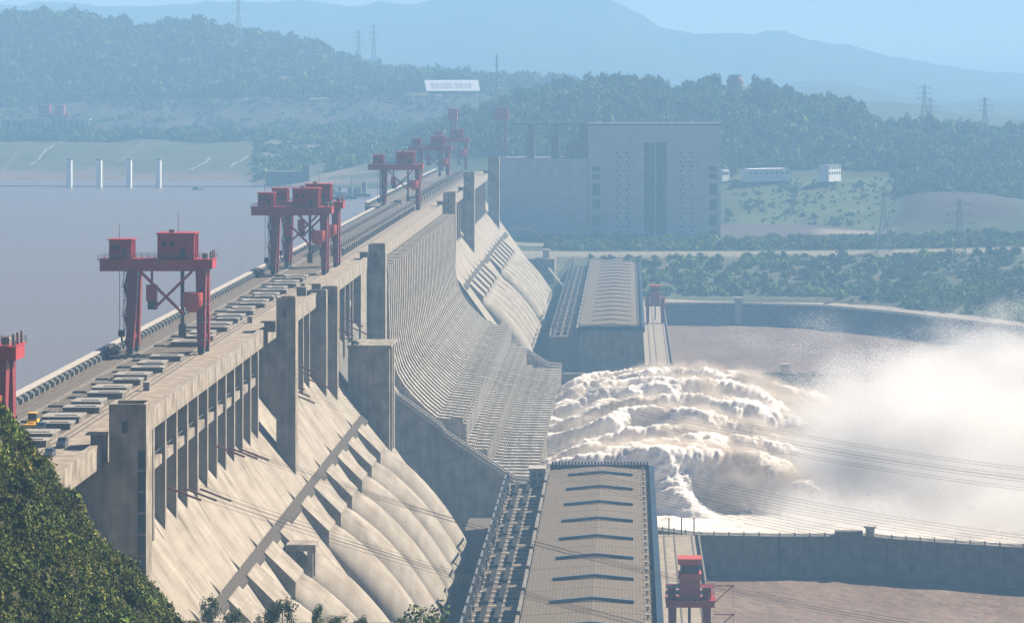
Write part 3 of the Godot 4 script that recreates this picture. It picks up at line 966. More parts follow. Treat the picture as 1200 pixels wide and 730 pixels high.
	bar(st, Vector3(-80, 136.0, -2605), Vector3(-62, 121.0, -2610), 3.0, 1.2)
	part("ramp", st, M.panel, sw)
	st = mb(); bx(st, Vector3(-72, 100, -2622), Vector3(-66.5, 119, -2612))
	part("pier", st, M.white, sw)
	st = mb(); bx(st, Vector3(-112, 90, -2680), Vector3(-62, 112, -2600))
	part("bench_block", st, M.grey, sw)
	st = mb(); bar(st, Vector3(-66, 106, -2570), Vector3(-48, 96, -2440), 1.5, 1.2)
	part("pipe_bridge", st, M.panel, sw)

# ---------------------------------------------------------------- cranes on the crest
func crane_rails(st: SurfaceTool, x0: float, x1: float, y: float, z: float) -> void:
	bar(st, Vector3(x0, y + 1.2, z), Vector3(x1, y + 1.2, z), 0.14)
	bar(st, Vector3(x0, y + 0.65, z), Vector3(x1, y + 0.65, z), 0.10)
	var n := int((x1 - x0) / 1.8)
	for k in n + 1:
		var x := lerpf(x0, x1, float(k) / n)
		bar(st, Vector3(x, y, z), Vector3(x, y + 1.2, z), 0.12)

func ribbed_house(t: Node3D, called: String, x0: float, x1: float, y0: float, y1: float, z: float, m: Material) -> void:
	var st := mb()
	bx(st, Vector3(x0, y0, -z), Vector3(x1, y1, z))
	var h := part(called, st, m, t)
	st = mb()
	bx(st, Vector3(x0 - 0.35, y1, -z - 0.35), Vector3(x1 + 0.35, y1 + 0.35, z + 0.35))
	part("roof", st, M.red, h)
	st = mb()
	var n := int((x1 - x0) / 1.1)
	for k in n + 1:
		var x := lerpf(x0 + 0.1, x1 - 0.1, float(k) / n)
		bx(st, Vector3(x - 0.09, y0, z), Vector3(x + 0.09, y1, z + 0.14))
	for k in int(2.0 * z / 1.3):
		bx(st, Vector3(x1, y0, -z + 0.5 + k * 1.3), Vector3(x1 + 0.14, y1, -z + 0.7 + k * 1.3))
	part("cladding_ribs", st, m, h)
	st = mb(); bx(st, Vector3(lerpf(x0, x1, 0.62), y0 + 0.4, z + 0.02), Vector3(lerpf(x0, x1, 0.75), y0 + 2.8, z + 0.2))
	part("door", st, M.dark, h)
	for k in 2:
		st = mb(); bx(st, Vector3(lerpf(x0, x1, 0.12 + k * 0.22), y0 + (y1 - y0) * 0.5, z + 0.02), Vector3(lerpf(x0, x1, 0.24 + k * 0.22), y0 + (y1 - y0) * 0.72, z + 0.18))
		part("window", st, M.glass, h)

func gantry_crane(label: String, at: Vector3) -> Node3D:
	var t := thing("gantry_crane", label, "crane", at, "red gantry cranes on the dam crest")
	var st: SurfaceTool
	for x in [-10.0, 10.4]:
		for z in [-1.0, 1.0]:
			st = mb()
			bar(st, Vector3(x, 1.6, z * 5.2), Vector3(x + (0.5 if x < 0 else -0.3), 23.6, z * 3.0), 2.0, 2.3, 3.0)
			var lg := part("leg", st, M.maroon, t)
			st = mb()
			cb(st, Vector3(x, 0.95, z * 5.2), Vector3(1.8, 1.3, 3.6))
			for w in [-1.1, 1.1]: tube(st, [Vector3(x - 0.5, 0.5, z * 5.2 + w), Vector3(x + 0.5, 0.5, z * 5.2 + w)], 0.5, 8)
			part("wheel_bogie", st, M.dark, lg)
		st = mb()
		bar(st, Vector3(x, 4.6, -5.0), Vector3(x, 4.6, 5.0), 1.0, 1.2)
		part("sill_beam", st, M.maroon, t)
		st = mb()                                  # lattice between the two legs of a side
		for k in 4:
			var a := 5.4 + k * 4.4
			var w0 := lerpf(4.6, 3.0, (a - 1.6) / 22.0); var w1 := lerpf(4.6, 3.0, (a + 2.8) / 22.0)
			bar(st, Vector3(x, a, -w0), Vector3(x, a + 4.4, w1), 0.35)
			bar(st, Vector3(x, a + 4.4, -w1), Vector3(x, a + 4.4, w1), 0.35)
		part("leg_bracing", st, M.maroon, t)
	for z in [-3.4, 3.4]:
		st = mb()
		bx(st, Vector3(-19.0, 23.6, z - 0.8), Vector3(11.4, 26.6, z + 0.8))
		bx(st, Vector3(-19.0, 26.6, z - 1.1), Vector3(11.4, 26.8, z + 1.1))
		for k in 14: bx(st, Vector3(-18.0 + k * 2.2, 23.7, z + 0.8 * signf(z)), Vector3(-17.8 + k * 2.2, 26.6, z + 1.0 * signf(z)))
		part("main_girder", st, M.red, t)
	for x in [-18.4, 10.8]:
		st = mb(); bx(st, Vector3(x - 0.5, 23.8, -2.6), Vector3(x + 0.5, 26.4, 2.6))
		part("end_beam", st, M.red, t)
	st = mb(); bx(st, Vector3(-19.4, 26.8, -5.4), Vector3(13.6, 27.0, 5.4)); bx(st, Vector3(11.4, 24.2, -4.4), Vector3(13.4, 26.78, 4.4))
	part("deck", st, M.red, t)
	st = mb()
	for z in [-5.3, 5.3]: crane_rails(st, -19.3, 13.5, 27.0, z)
	part("railing", st, M.steel, t)
	ribbed_house(t, "winch_house", -16.4, -9.9, 27.3, 32.4, 3.4, M.red)
	ribbed_house(t, "machine_house", -2.4, 8.2, 27.3, 34.2, 4.2, M.red)
	st = mb()
	bar(st, Vector3(-7.4, 23.6, 4.0), Vector3(5.0, 11.4, 4.2), 0.75); bar(st, Vector3(7.6, 23.6, 4.2), Vector3(-3.2, 13.0, 4.2), 0.75)
	part("diagonal_brace", st, M.red, t)
	st = mb()                                   # round cable drum beside the inner leg
	tube(st, [Vector3(8.0, 13.4, 5.4), Vector3(8.0, 17.6, 5.4)], 2.9, 18); tube(st, [Vector3(8.0, 12.0, 5.4), Vector3(8.0, 13.4, 5.4)], 1.2, 10, 2.4)
	part("cable_drum", st, M.orange, t)
	st = mb(); bx(st, Vector3(-5.6, 15.0, 1.0), Vector3(-2.8, 19.6, 4.4))
	var cab := part("operator_cab", st, M.red, t)
	st = mb(); bx(st, Vector3(-5.2, 12.6, 1.4), Vector3(-2.6, 14.9, 4.2))
	part("cab_glazing", st, M.glass, cab)
	st = mb(); bar(st, Vector3(-4.2, 19.6, 2.6), Vector3(-4.2, 23.6, 2.6), 0.6)
	part("cab_hanger", st, M.maroon, cab)
	# stairs on the outer leg
	st = mb()
	for k in 5:
		var y := 2.2 + k * 4.2
		var e := 1.0 if k % 2 else -1.0
		bar(st, Vector3(-11.9, y, -2.6 * e), Vector3(-11.9, y + 4.2, 2.6 * e), 0.7, 0.16)
		bx(st, Vector3(-13.0, y + 4.1, 2.6 * e - 1.0), Vector3(-11.0, y + 4.25, 2.6 * e + 1.0))
		bar(st, Vector3(-12.6, y + 1.0, -2.6 * e), Vector3(-12.6, y + 5.2, 2.6 * e), 0.12)
		bar(st, Vector3(-12.9, y + 5.2, 2.6 * e - 1.0), Vector3(-12.9, y + 5.2, 2.6 * e + 1.0), 0.12)
	part("stairs", st, M.steel, t)
	st = mb()
	for k in 3:
		bx(st, Vector3(9.4, 4.0 + k * 5.0, 5.9 - k * 0.5), Vector3(12.4, 4.15 + k * 5.0, 7.4 - k * 0.5))
		crane_rails(st, 9.4, 12.4, 4.1 + k * 5.0, 7.4 - k * 0.5)
	part("landing", st, M.steel, t)
	st = mb()
	for x in [-13.6, -12.4]: bar(st, Vector3(x, 6.5, 2.0), Vector3(x, 23.6, 2.0), 0.16)
	part("hoist_rope", st, M.cable, t)
	st = mb(); cb(st, Vector3(-13.0, 5.6, 2.0), Vector3(1.8, 1.9, 1.2)); tube(st, [Vector3(-13, 4.7, 2), Vector3(-13, 3.4, 2), Vector3(-12.5, 2.9, 2)], 0.3, 6)
	part("hook_block", st, M.dark, t)
	st = mb()
	bar(st, Vector3(4.2, 8.0, 0), Vector3(4.2, 23.6, 0), 1.0); cb(st, Vector3(4.2, 6.2, 0), Vector3(2.0, 3.8, 1.6))
	part("gate_lifter", st, M.steel, t)
	st = mb()
	tube(st, [Vector3(-14, 32.7, 0), Vector3(-14, 37.0, 0)], 0.12, 5); tube(st, [Vector3(3.0, 34.5, 0), Vector3(3.0, 40.0, 0)], 0.12, 5); cb(st, Vector3(1.4, 35.0, 1.5), Vector3(1.6, 0.9, 1.0))
	part("antenna", st, M.panel, t)
	st = mb()
	for k in 3: tube(st, [Vector3(12.9, 27.0 , -4.0 + k * 4.0), Vector3(12.9, 29.4, -4.0 + k * 4.0)], 0.3, 6)
	cb(st, Vector3(11.2, 28.0, 3.0), Vector3(1.6, 1.6, 1.6))
	part("floodlight", st, M.panel, t)
	return t

func build_cranes() -> void:
	var A := Vector3(-133.0, CREST + 0.16, 0)
	var g := "red gantry cranes on the dam crest"
	var c := gantry_crane("dark red gantry crane standing alone among the grey slot covers, hook lowered over the reservoir", A + Vector3(0, 0, -900))
	var mk := func(label: String, x: float, d: float) -> Node3D: return copy(c, label, Vector3(x, CREST + 0.16, -d), g)
	mk.call("orange red gantry crane behind the scrubby hillside, mostly cut off", -133.0, 613.0)
	mk.call("red gantry crane of the close pair, standing beside the small square crest towers", -132.6, 1256.0)
	mk.call("red gantry crane, second of the close pair, its houses showing over the other's roofs", -132.6, 1306.0)
	mk.call("red gantry crane at the end of the ribbed spillway, hazy and standing apart", -135.4, 1853.0)
	mk.call("hazy crimson gantry crane on the far dam section, next past the spillway end crane", -145.5, 2330.0)
	mk.call("hazy crimson gantry crane standing last on the far dam section", -147.0, 2620.0)
	# pair of tall hoists on the lock head
	for r in [["pale crimson hoist house on a tall mast above the lock head wall", 588.0, 134.0, 16.0], ["pale crimson hoist house on a mast over the far crest end", 530.5, 135.0, 11.0]]:
		var D := 2975.0
		var p := px(r[1], r[2], D)
		var t := thing("tower_hoist", r[0], "crane", Vector3(p.x, 0, p.z), "hoists on the lock head")
		var w: float = r[3] * D / F * 0.5
		var st := mb(); bx(st, Vector3(-w, p.y - 5.6, -5), Vector3(w, p.y + 5.6, 5))
		var h := part("hoist_house", st, M.red, t)
		st = mb(); bx(st, Vector3(-w - 0.8, p.y + 5.6, -5.6), Vector3(w + 0.8, p.y + 6.4, 5.6))
		part("roof", st, M.red, h)
		for x in [-w + 1.0, w - 1.0]:
			for z in [-4.0, 4.0]:
				st = mb(); bar(st, Vector3(x * 0.6, 186.0, z), Vector3(x * 0.6, p.y - 5.6, z), 1.3)
				part("leg", st, M.maroon, t)
		st = mb()
		for k in 4: bar(st, Vector3(-w * 0.5, 188.0 + k * 8.0, 4.0), Vector3(w * 0.5, 196.0 + k * 8.0, 4.0), 0.6)
		part("bracing", st, M.maroon, t)
	# cranes on the tailrace decks
	tail_crane("red tailrace gantry crane with side booms, beside the brown powerhouse roof", 1003.0, true)
	tail_crane("small hazy red tailrace gantry crane below the far powerhouse", 2305.0, false)

func tail_crane(label: String, d: float, booms: bool) -> void:
	var t := thing("tailrace_crane", label, "crane", Vector3(19.5, 82.18, -d))
	var st: SurfaceTool
	for x in [-5.5, 5.5]:
		for z in [-4.5, 4.5]:
			st = mb(); bar(st, Vector3(x, 0.9, z), Vector3(x, 12.5, z * 0.8), 2.2, 1.8, 2.6)
			var lg := part("leg", st, M.maroon, t)
			st = mb(); cb(st, Vector3(x, 0.5, z), Vector3(1.6, 0.95, 3.0))
			part("wheel_bogie", st, M.dark, lg)
		st = mb(); bar(st, Vector3(x, 4.0, -4.4), Vector3(x, 4.0, 4.4), 1.0)
		part("sill_beam", st, M.maroon, t)
	for z in [-3.6, 3.6]:
		st = mb(); bx(st, Vector3(-7.6, 12.5, z - 0.8), Vector3(8.0, 14.6, z + 0.8))
		part("main_girder", st, M.red, t)
	st = mb(); bx(st, Vector3(-7.8, 14.6, -5.2), Vector3(8.2, 14.85, 5.2))
	part("deck", st, M.red, t)
	st = mb()
	for z in [-5.1, 5.1]: crane_rails(st, -7.7, 8.1, 14.85, z)
	for y in [16.6, 18.6]:
		bx(st, Vector3(3.4, y, -3.6), Vector3(7.8, y + 0.18, 3.6)); crane_rails(st, 3.4, 7.8, y + 0.18, 3.6)
		bx(st, Vector3(-7.6, y, -3.6), Vector3(-3.2, y + 0.18, 3.6)); crane_rails(st, -7.6, -3.2, y + 0.18, 3.6)
	part("railing", st, M.maroon, t)
	st = mb()
	for x in [-5.6, 5.6]: bx(st, Vector3(x - 1.3, 14.9, -2.6), Vector3(x + 1.3, 18.2, 2.6))
	part("winch_housing", st, M.maroon, t)
	st = mb(); bx(st, Vector3(-3.2, 14.9, -3.6), Vector3(3.4, 21.4, 3.6))
	var h := part("machine_house", st, M.red, t)
	st = mb(); bx(st, Vector3(-3.6, 21.4, -4.0), Vector3(3.8, 23.2, 4.0))
	part("fascia", st, M.orange, h)
	st = mb(); bx(st, Vector3(-2.9, 23.2, -3.4), Vector3(3.1, 26.2, 3.4))
	part("upper_cab", st, M.maroon, h)
	st = mb(); bx(st, Vector3(-3.7, 26.2, -4.2), Vector3(3.9, 28.0, 4.2))
	part("roof", st, M.orange, h)
	for k in 4:
		st = mb(); bx(st, Vector3(-2.5 + k * 1.5, 23.6, 3.4), Vector3(-1.4 + k * 1.5, 25.8, 3.5))
		part("window", st, M.glass, h)
	st = mb(); bar(st, Vector3(0, 2.0, 0), Vector3(0, 12.4, 0), 0.9)
	part("lifting_beam", st, M.dark, t)
	if booms:
		for z in [1.0, 5.0]:
			st = mb()
			var y := 19.0 if z < 3.0 else 10.5
			bar(st, Vector3(7.8, y, z), Vector3(14.0, y, z), 0.28)
			bar(st, Vector3(7.8, y - 5.6, z), Vector3(14.0, y, z), 0.28)
			bar(st, Vector3(14.0, y + 0.3, z), Vector3(14.0, y - 6.0, z), 0.12)
			cb(st, Vector3(14.0, y, z), Vector3(0.6, 0.6, 0.6))
			part("boom", st, M.maroon, t)

# ---------------------------------------------------------------- things on the crest
func build_deck_things() -> void:
	# concrete covers over the gate slots, in the row between the crane rails
	var spots: Array = []
	var d := 655.0
	var k := 0
	while d < 1230.0:
		if absf(d - 900.0) > 12.0:
			spots.append([d, -130.2 + (0.5 if k % 2 else -0.6), 8.6 if k % 3 else 7.0, 6.0 if k % 2 else 9.0, 1.2])
		d += 14.6 if k % 2 else 19.0
		k += 1
	var lab := "flat topped pale concrete slot cover in the row between the crane rails"
	for s in spots:
		var t := thing("slot_cover", lab, "slot cover", Vector3(s[1], CREST, -s[0]), "slot covers along the crest")
		var st := mb(); bx(st, Vector3(-s[2] * 0.5, 0, -s[3] * 0.5), Vector3(s[2] * 0.5, s[4], s[3] * 0.5))
		part("curb", st, M.grey, t)
		st = mb(); bx(st, Vector3(-s[2] * 0.5 - 0.2, s[4], -s[3] * 0.5 - 0.2), Vector3(s[2] * 0.5 + 0.2, s[4] + 0.3, s[3] * 0.5 + 0.2))
		bx(st, Vector3(-s[2] * 0.2, s[4] + 0.3, -s[3] * 0.25), Vector3(s[2] * 0.4, s[4] + 0.5, s[3] * 0.25))
		part("lid", st, M.panel, t)
		st = mb(); bx(st, Vector3(-9.2, 0, -s[3] * 0.42), Vector3(-s[2] * 0.5 - 1.6, 0.5, s[3] * 0.42))
		part("flush_hatch", st, M.dark_concrete, t)
	# hoist frames over the spillway gates, two staggered rows
	var proto: Node3D = null
	for i in 44:
		for row in 2:
			var at := Vector3(-129.2 if row else -138.6, CREST, -(1380.0 + i * 11.45 + row * 4.0))
			if absf(-at.z - 1853.0) < 8.0: continue
			if proto == null:
				proto = thing("gate_hoist", "pale steel gate hoist in the double row behind the spillway crest", "hoist", at, "gate hoists over the spillway")
				var st := mb(); bar(st, Vector3(0, 0, 0), Vector3(0, 3.0, 0), 0.4)
				var lm := mesh_of(st)
				for x in [-2.4, 2.4]:
					for z in [-1.9, 1.9]: put("frame_leg", lm, M.steel, proto, Vector3(x, 0, z))
				st = mb(); bx(st, Vector3(-3.0, 3.0, -2.4), Vector3(3.0, 3.5, 2.4))
				part("platform", st, M.panel, proto)
				st = mb(); tube(st, [Vector3(-2.2, 4.5, 0), Vector3(2.2, 4.5, 0)], 1.0, 10); bx(st, Vector3(-0.9, 3.5, -1.4), Vector3(0.9, 5.2, 1.4))
				part("winch", st, M.panel, proto)
			else:
				copy(proto, proto.get_meta("label"), at)
	# the same hoists on the far section, further back
	for i in 22:
		copy(proto, "hazy gate hoist in the single row on the far dam section", Vector3(-133.5, CREST, -(1925.0 + i * 26.0)), "gate hoists on the far section")
	# cars and a yellow loader near the hill
	car("dark blue van parked by the crane rail near the hillside", Vector3(-121.9, CREST + 0.02, -671.0), 1.0)
	car("low dark car parked behind the blue van on the crest", Vector3(-121.6, CREST + 0.02, -655.0), 0.8)
	car("small dark car alone on the crest road before the square crest towers", Vector3(-119.0, CREST + 0.02, -1092.0), 0.85)
	car("dark blue pickup beside the yellow loader on the crest", Vector3(-132.4, CREST + 0.02, -703.0), 0.85)
	var l := thing("loader", "yellow wheel loader parked among the slot covers on the crest", "loader", Vector3(-135.2, CREST, -707.0))
	var st := mb(); bx(st, Vector3(-1.2, 0.7, -2.4), Vector3(1.2, 2.0, 0.6)); bx(st, Vector3(-0.9, 0.7, 0.6), Vector3(0.9, 1.6, 2.0))
	part("body", st, M.yellow, l)
	st = mb(); bx(st, Vector3(-0.9, 2.0, -1.2), Vector3(0.9, 3.4, 0.4))
	var cb2 := part("cab", st, M.glass, l)
	st = mb(); bx(st, Vector3(-1.0, 3.4, -1.3), Vector3(1.0, 3.6, 0.5))
	part("cab_roof", st, M.yellow, cb2)
	st = mb(); bar(st, Vector3(-0.8, 1.6, 1.4), Vector3(-0.8, 0.8, 3.0), 0.3); bar(st, Vector3(0.8, 1.6, 1.4), Vector3(0.8, 0.8, 3.0), 0.3); bx(st, Vector3(-1.4, 0.2, 2.8), Vector3(1.4, 1.3, 3.9))
	part("bucket", st, M.yellow, l)
	for x in [-1.05, 1.05]:
		for z in [-1.5, 1.3]:
			st = mb(); tube(st, [Vector3(x - 0.3, 0.75, z), Vector3(x + 0.3, 0.75, z)], 0.75, 14)
			part("wheel", st, M.dark, l)
	# signal huts by the road rail
	for r in [[-124.6, 792.0], [-124.6, 1008.0], [-124.4, 1170.0], [-124.6, 905.0]]:
		var b := thing("relay_cabinet", "small pale relay cabinet beside the road side crane rail", "cabinet", Vector3(r[0] + 2.2, CREST + 0.01, -r[1]), "relay cabinets along the crest road")
		st = mb(); bx(st, Vector3(-0.8, 0, -0.7), Vector3(0.8, 2.0, 0.7))
		part("box", st, M.panel, b)
		st = mb(); bx(st, Vector3(-0.95, 2.0, -0.85), Vector3(0.95, 2.2, 0.85))
		part("lid", st, M.white, b)

func car(label: String, at: Vector3, h: float) -> void:
	var t := thing("parked_car", label, "car", at, "cars on the crest road")
	var st := mb()
	var body := PackedVector2Array([Vector2(-2.2, 0.35), Vector2(-2.25, 0.8), Vector2(-2.1, 0.95), Vector2(-1.2, 1.05), Vector2(1.5, 1.1), Vector2(2.2, 1.0), Vector2(2.25, 0.4)])
	prism(st, body, 0.95, -0.95)
	var b := part("body", st, M.carpaint, t)
	b.rotation.y = PI / 2.0; b.scale = Vector3(1.0, h * 1.25, 1.0)
	st = mb()
	prism(st, PackedVector2Array([Vector2(-1.25, 1.05), Vector2(-0.55, 1.62), Vector2(1.5, 1.65), Vector2(2.0, 1.08)]), 0.82, -0.82)
	var gl := part("cabin_glass", st, M.glass, t)
	gl.rotation.y = PI / 2.0; gl.scale = b.scale
	st = mb(); bx(st, Vector3(-0.5, 1.64, -0.78), Vector3(1.45, 1.72, 0.78))
	var rf := part("roof", st, M.carpaint, t)
	rf.rotation.y = PI / 2.0; rf.scale = b.scale
	for x in [-0.82, 0.82]:
		for z in [-1.35, 1.35]:
			st = mb(); tube(st, [Vector3(x - 0.1, 0.36, z), Vector3(x + 0.1, 0.36, z)], 0.36, 12)
			part("wheel", st, M.dark, t)
	for x in [-0.65, 0.65]:
		st = mb(); bx(st, Vector3(x - 0.2, 0.85 * h, 2.2), Vector3(x + 0.2, 1.05 * h, 2.3))
		part("headlight", st, M.white, t)

# ---------------------------------------------------------------- far bank
func house(label: String, called: String, p: Vector3, w: float, h: float, dep: float, wall: Material, roofm: Material, cols: int, rows: int, gable: bool, turn := 0.0) -> void:
	var t := thing(called, label, "building", p)
	t.rotation.y = turn
	var st := mb(); bx(st, Vector3(-w / 2, -6.0, -dep), Vector3(w / 2, h, 0))
	part("wall", st, wall, t)
	st = mb()
	if gable: prism(st, PackedVector2Array([Vector2(-w / 2 - 0.5, h), Vector2(w / 2 + 0.5, h), Vector2(w / 2 - 2.0, h + 2.4), Vector2(-w / 2 + 2.0, h + 2.4)]), 0.6, -dep - 0.6)
	else: bx(st, Vector3(-w / 2 - 0.4, h, -dep - 0.4), Vector3(w / 2 + 0.4, h + 0.8, 0.4))
	part("roof", st, roofm, t)
	for c in cols:
		for r in rows:
			var x := lerpf(-w / 2, w / 2, (c + 0.5) / cols); var y := h * (r + 0.55) / rows
			st = mb(); bx(st, Vector3(x - w / cols * 0.26, y - h / rows * 0.22, 0.02), Vector3(x + w / cols * 0.26, y + h / rows * 0.22, 0.15))
			part("window", st, M.glass, t)

func build_far_things() -> void:
	var st: SurfaceTool
	# mooring dolphins in the reservoir
	var lab := "round pale concrete mooring pillar standing in the reservoir"
	for u in [80.5, 115.5, 150.5, 185.0]:
		var p := px(u, 220.0, 3190.0)
		var t := thing("mooring_pillar", lab, "pillar", Vector3(p.x, POOL, p.z), "mooring pillars in the reservoir")
		st = mb(); tube(st, [Vector3(0, -20, 0), Vector3(0, 28.5, 0)], 3.1, 16)
		part("shaft", st, M.bright, t)
		st = mb(); tube(st, [Vector3(0, 28.5, 0), Vector3(0, 29.8, 0)], 3.5, 16)
		part("cap", st, M.grey, t)
	var boom := thing("floating_boom", "thin dark floating boom strung across the reservoir", "boom", Vector3(0, POOL, 0))
	for k in 40:
		var x := -900.0 + k * 17.0
		st = mb(); bx(st, Vector3(x, -0.3, -3245.0 + k * 1.2), Vector3(x + 16.0, 0.9, -3243.0 + k * 1.2))
		part("float", st, M.dark, boom)
	var bo := thing("boat", "small white motor boat near the mooring pillars", "boat", px(230.5, 224.0, 3130.0) * Vector3(1, 0, 1) + Vector3(0, POOL, 0))
	st = mb(); prism(st, PackedVector2Array([Vector2(-5.5, -0.4), Vector2(-5.8, 1.3), Vector2(6.6, 1.7), Vector2(4.6, -0.4)]), 1.6, -1.6)
	part("hull", st, M.white, bo)
	st = mb(); bx(st, Vector3(-4.2, 1.3, -1.2), Vector3(1.2, 3.6, 1.2)); bx(st, Vector3(-4.6, 3.6, -1.4), Vector3(1.6, 3.9, 1.4))
	part("cabin", st, M.white, bo)
	st = mb(); bx(st, Vector3(-3.6, 2.2, 1.2), Vector3(0.8, 3.2, 1.25))
	part("window", st, M.glass, bo)
	# work barges moored behind the crest
	for r in [[402.0, 236.0, 2900.0, 26.0, 11.0, "longest dark work barge moored behind the dam crest"], [420.0, 232.0, 2960.0, 22.0, 14.0, "dark work barge with the tallest pale cabin behind the crest"], [392.0, 228.0, 3010.0, 20.0, 8.0, "small low work barge moored nearest the far bank"]]:
		var p := px(r[0], r[1], r[2])
		var t := thing("work_barge", r[5], "barge", Vector3(p.x, POOL, p.z), "work barges moored by the dam")
		st = mb(); prism(st, PackedVector2Array([Vector2(-r[3] * 0.5, -0.5), Vector2(-r[3] * 0.53, 2.4), Vector2(r[3] * 0.53, 2.4), Vector2(r[3] * 0.48, -0.5)]), 4.0, -4.0)
		part("hull", st, M.bluesteel, t)
		st = mb(); bx(st, Vector3(-r[3] * 0.3, 2.4, -3), Vector3(r[3] * 0.1, r[4] * 0.6, 3)); bx(st, Vector3(r[3] * 0.15, 2.4, -2), Vector3(r[3] * 0.34, r[4], 2))
		part("cabin", st, M.panel, t)
		st = mb(); tube(st, [Vector3(-r[3] * 0.4, 2.4, 0), Vector3(-r[3] * 0.3, r[4] + 4.0, 0)], 0.4, 6)
		part("mast", st, M.dark, t)
	for r in [[-8.0, 205.0, 33.0, 166.0, 5.0], [34.0, 194.0, 62.0, 170.0, 2.5], [136.0, 192.0, 166.0, 167.0, 6.0], [222.0, 200.0, 244.0, 186.0, 3.0], [268.0, 196.0, 288.0, 184.0, 3.0]]:
		var q: Array[Vector3] = []
		for e in [[r[0], r[1]], [r[2], r[3]]]:
			var best := px(e[0], e[1], 3430.0)
			for k in 60:                          # follow the sight line down to the bank
				var D := 3400.0 + k * 9.0
				var c := px(e[0], e[1], D)
				if land(c.x, D) > c.y:
					best = c
					break
			q.append(best)
		var t := thing("bank_stair", "narrow pale stair running down the grassy reservoir bank" if r[4] < 4.0 else "broad dark stair ramp running down the grassy reservoir bank", "stair", Vector3.ZERO, "stairs on the reservoir bank")
		st = mb()
		for k in 12:
			var a := q[0].lerp(q[1], k / 12.0); var b := q[0].lerp(q[1], (k + 1) / 12.0)
			a.y = land(a.x, -a.z) + 0.4; b.y = land(b.x, -b.z) + 0.4
			quad(st, a, b, b + Vector3(r[4], 0, 0), a + Vector3(r[4], 0, 0))
		part("steps", st, M.panel if r[4] < 4.0 else M.dark_concrete, t)
	st = mb()
	for k in 60:
		var x0 := lerpf(px(285, 0, 4285).x, px(610, 0, 4285).x, k / 60.0); var x1 := lerpf(px(285, 0, 4285).x, px(610, 0, 4285).x, (k + 1) / 60.0)
		quad(st, Vector3(x0, land(x0, 4279) + 1.0, -4279), Vector3(x1, land(x1, 4279) + 1.0, -4279), Vector3(x1, land(x1, 4268) + 1.0, -4268), Vector3(x0, land(x0, 4268) + 1.0, -4268))
	struct(part("terrace_road", st, M.road, self), "pale road along the top of the far terrace", "road")
	# pier block on the far reservoir bank
	var pb := thing("intake_pier", "pale concrete pier block in the bay of the far reservoir bank", "pier", px(340.0, 205.0, 3250.0) * Vector3(1, 0, 1))
	st = mb(); bx(st, Vector3(-26, 140, -20), Vector3(12, 164, 0)); bx(st, Vector3(12, 140, -14), Vector3(20, 172, 0))
	part("block", st, M.dark_concrete, pb)
	st = mb(); bx(st, Vector3(-28, 164, -21), Vector3(11.9, 165, 1))
	part("coping", st, M.grey, pb)
	# roofs along the bank
	house("long low white roofed shed behind the crest cranes", "bank_shed", Vector3(px(478, 176, 3600).x, 176.0, -3600), 72, 6, 14, M.panel, M.white, 12, 1, true)
	house("white building with rows of windows on the green slope", "office_building", Vector3(px(979, 206, 3260).x, 160.0, -3260), 24, 10.5, 12, M.bright, M.panel, 5, 2, false, 0.95)
	house("long shed with pale wavy roof at the foot of the wooded hill", "work_shed", Vector3(px(902, 206, 3260).x, 160.0, -3260), 50, 5, 16, M.bright, M.bright, 8, 1, true, 0.5)
	house("little white hut beside the long pale shed", "hut", Vector3(px(851, 206, 3260).x, 160.0, -3260), 11, 4, 8, M.bright, M.bright, 2, 1, true, 0.8)
	house("pale roofed house high on the ridge under the pylons", "ridge_house", Vector3(px(1197, 168, 3740).x, land(px(1197, 168, 3740).x, 3740) + 6.0, -3740), 14, 8, 10, M.white, M.red, 3, 2, true)
	house("pale flat house on the wooded ridge by the mast", "ridge_house", Vector3(px(570, 118, 3700).x, land(px(570, 118, 3700).x, 3700) + 9.0, -3700), 18, 6, 10, M.panel, M.grey, 5, 1, false)
	for r in [[247.0, 94.0, 4700.0, "small white house in the fields of the far hill"], [185.0, 118.0, 4330.0, "white shed on the far terrace"], [290.0, 121.0, 4320.0, "pale terrace shed near the far rock cut"]]:
		var p := px(r[0], r[1], r[2])
		house(r[3], "farm_house", Vector3(p.x, land(p.x, r[2]) + 2.0, -r[2]), 20, 7, 12, M.white, M.panel, 4, 1, true)
	# big white hillside sign
	var sp := px(530.0, 100.0, 4360.0)
	var sg := thing("hillside_sign", "long white hillside sign with faint grey characters", "sign", Vector3(sp.x, sp.y, sp.z))
	sg.rotation = Vector3(-0.45, 0.45, 0.0)
	st = mb(); bx(st, Vector3(-40.5, -8.4, -1.0), Vector3(40.5, 8.4, 0.0))
	part("board", st, M.sign_white, sg)
	st = mb()
	for k in 8: bar(st, Vector3(-38.0 + k * 10.8, -24.0, -2.0), Vector3(-38.0 + k * 10.8, 7.0, -1.6), 0.9)
	part("support_frame", st, M.steel, sg)
	var lr := RandomNumberGenerator.new(); lr.seed = 8
	for k in 9:                                   # too faint in the photograph to read: strokes of the same size and tone
		var x := -29.5 + k * 6.6 + (3.0 if k > 4 else 0.0)
		st = mb()
		for q in 3: bx(st, Vector3(x - 2.4, -3.6 + q * 3.2, 0.02), Vector3(x + 2.4, -3.0 + q * 3.2, 0.12))
		for q in 2: bx(st, Vector3(x - 1.9 + q * 3.0 + lr.randf() * 0.6, -4.4, 0.13), Vector3(x - 1.4 + q * 3.0 + lr.randf() * 0.6, 4.2, 0.2))
		part("character", st, M.faint, sg)
	# jar shaped lookout on the hill top
	var jp := px(862.0, 94.0, 3780.0)
	var base_y := land(jp.x, 3780.0) + 7.0
	var j := thing("hilltop_lookout", "round jar shaped lookout pavilion on the wooded hill top", "pavilion", Vector3(jp.x, base_y, -3780))
	st = mb(); st.set_smooth_group(0)
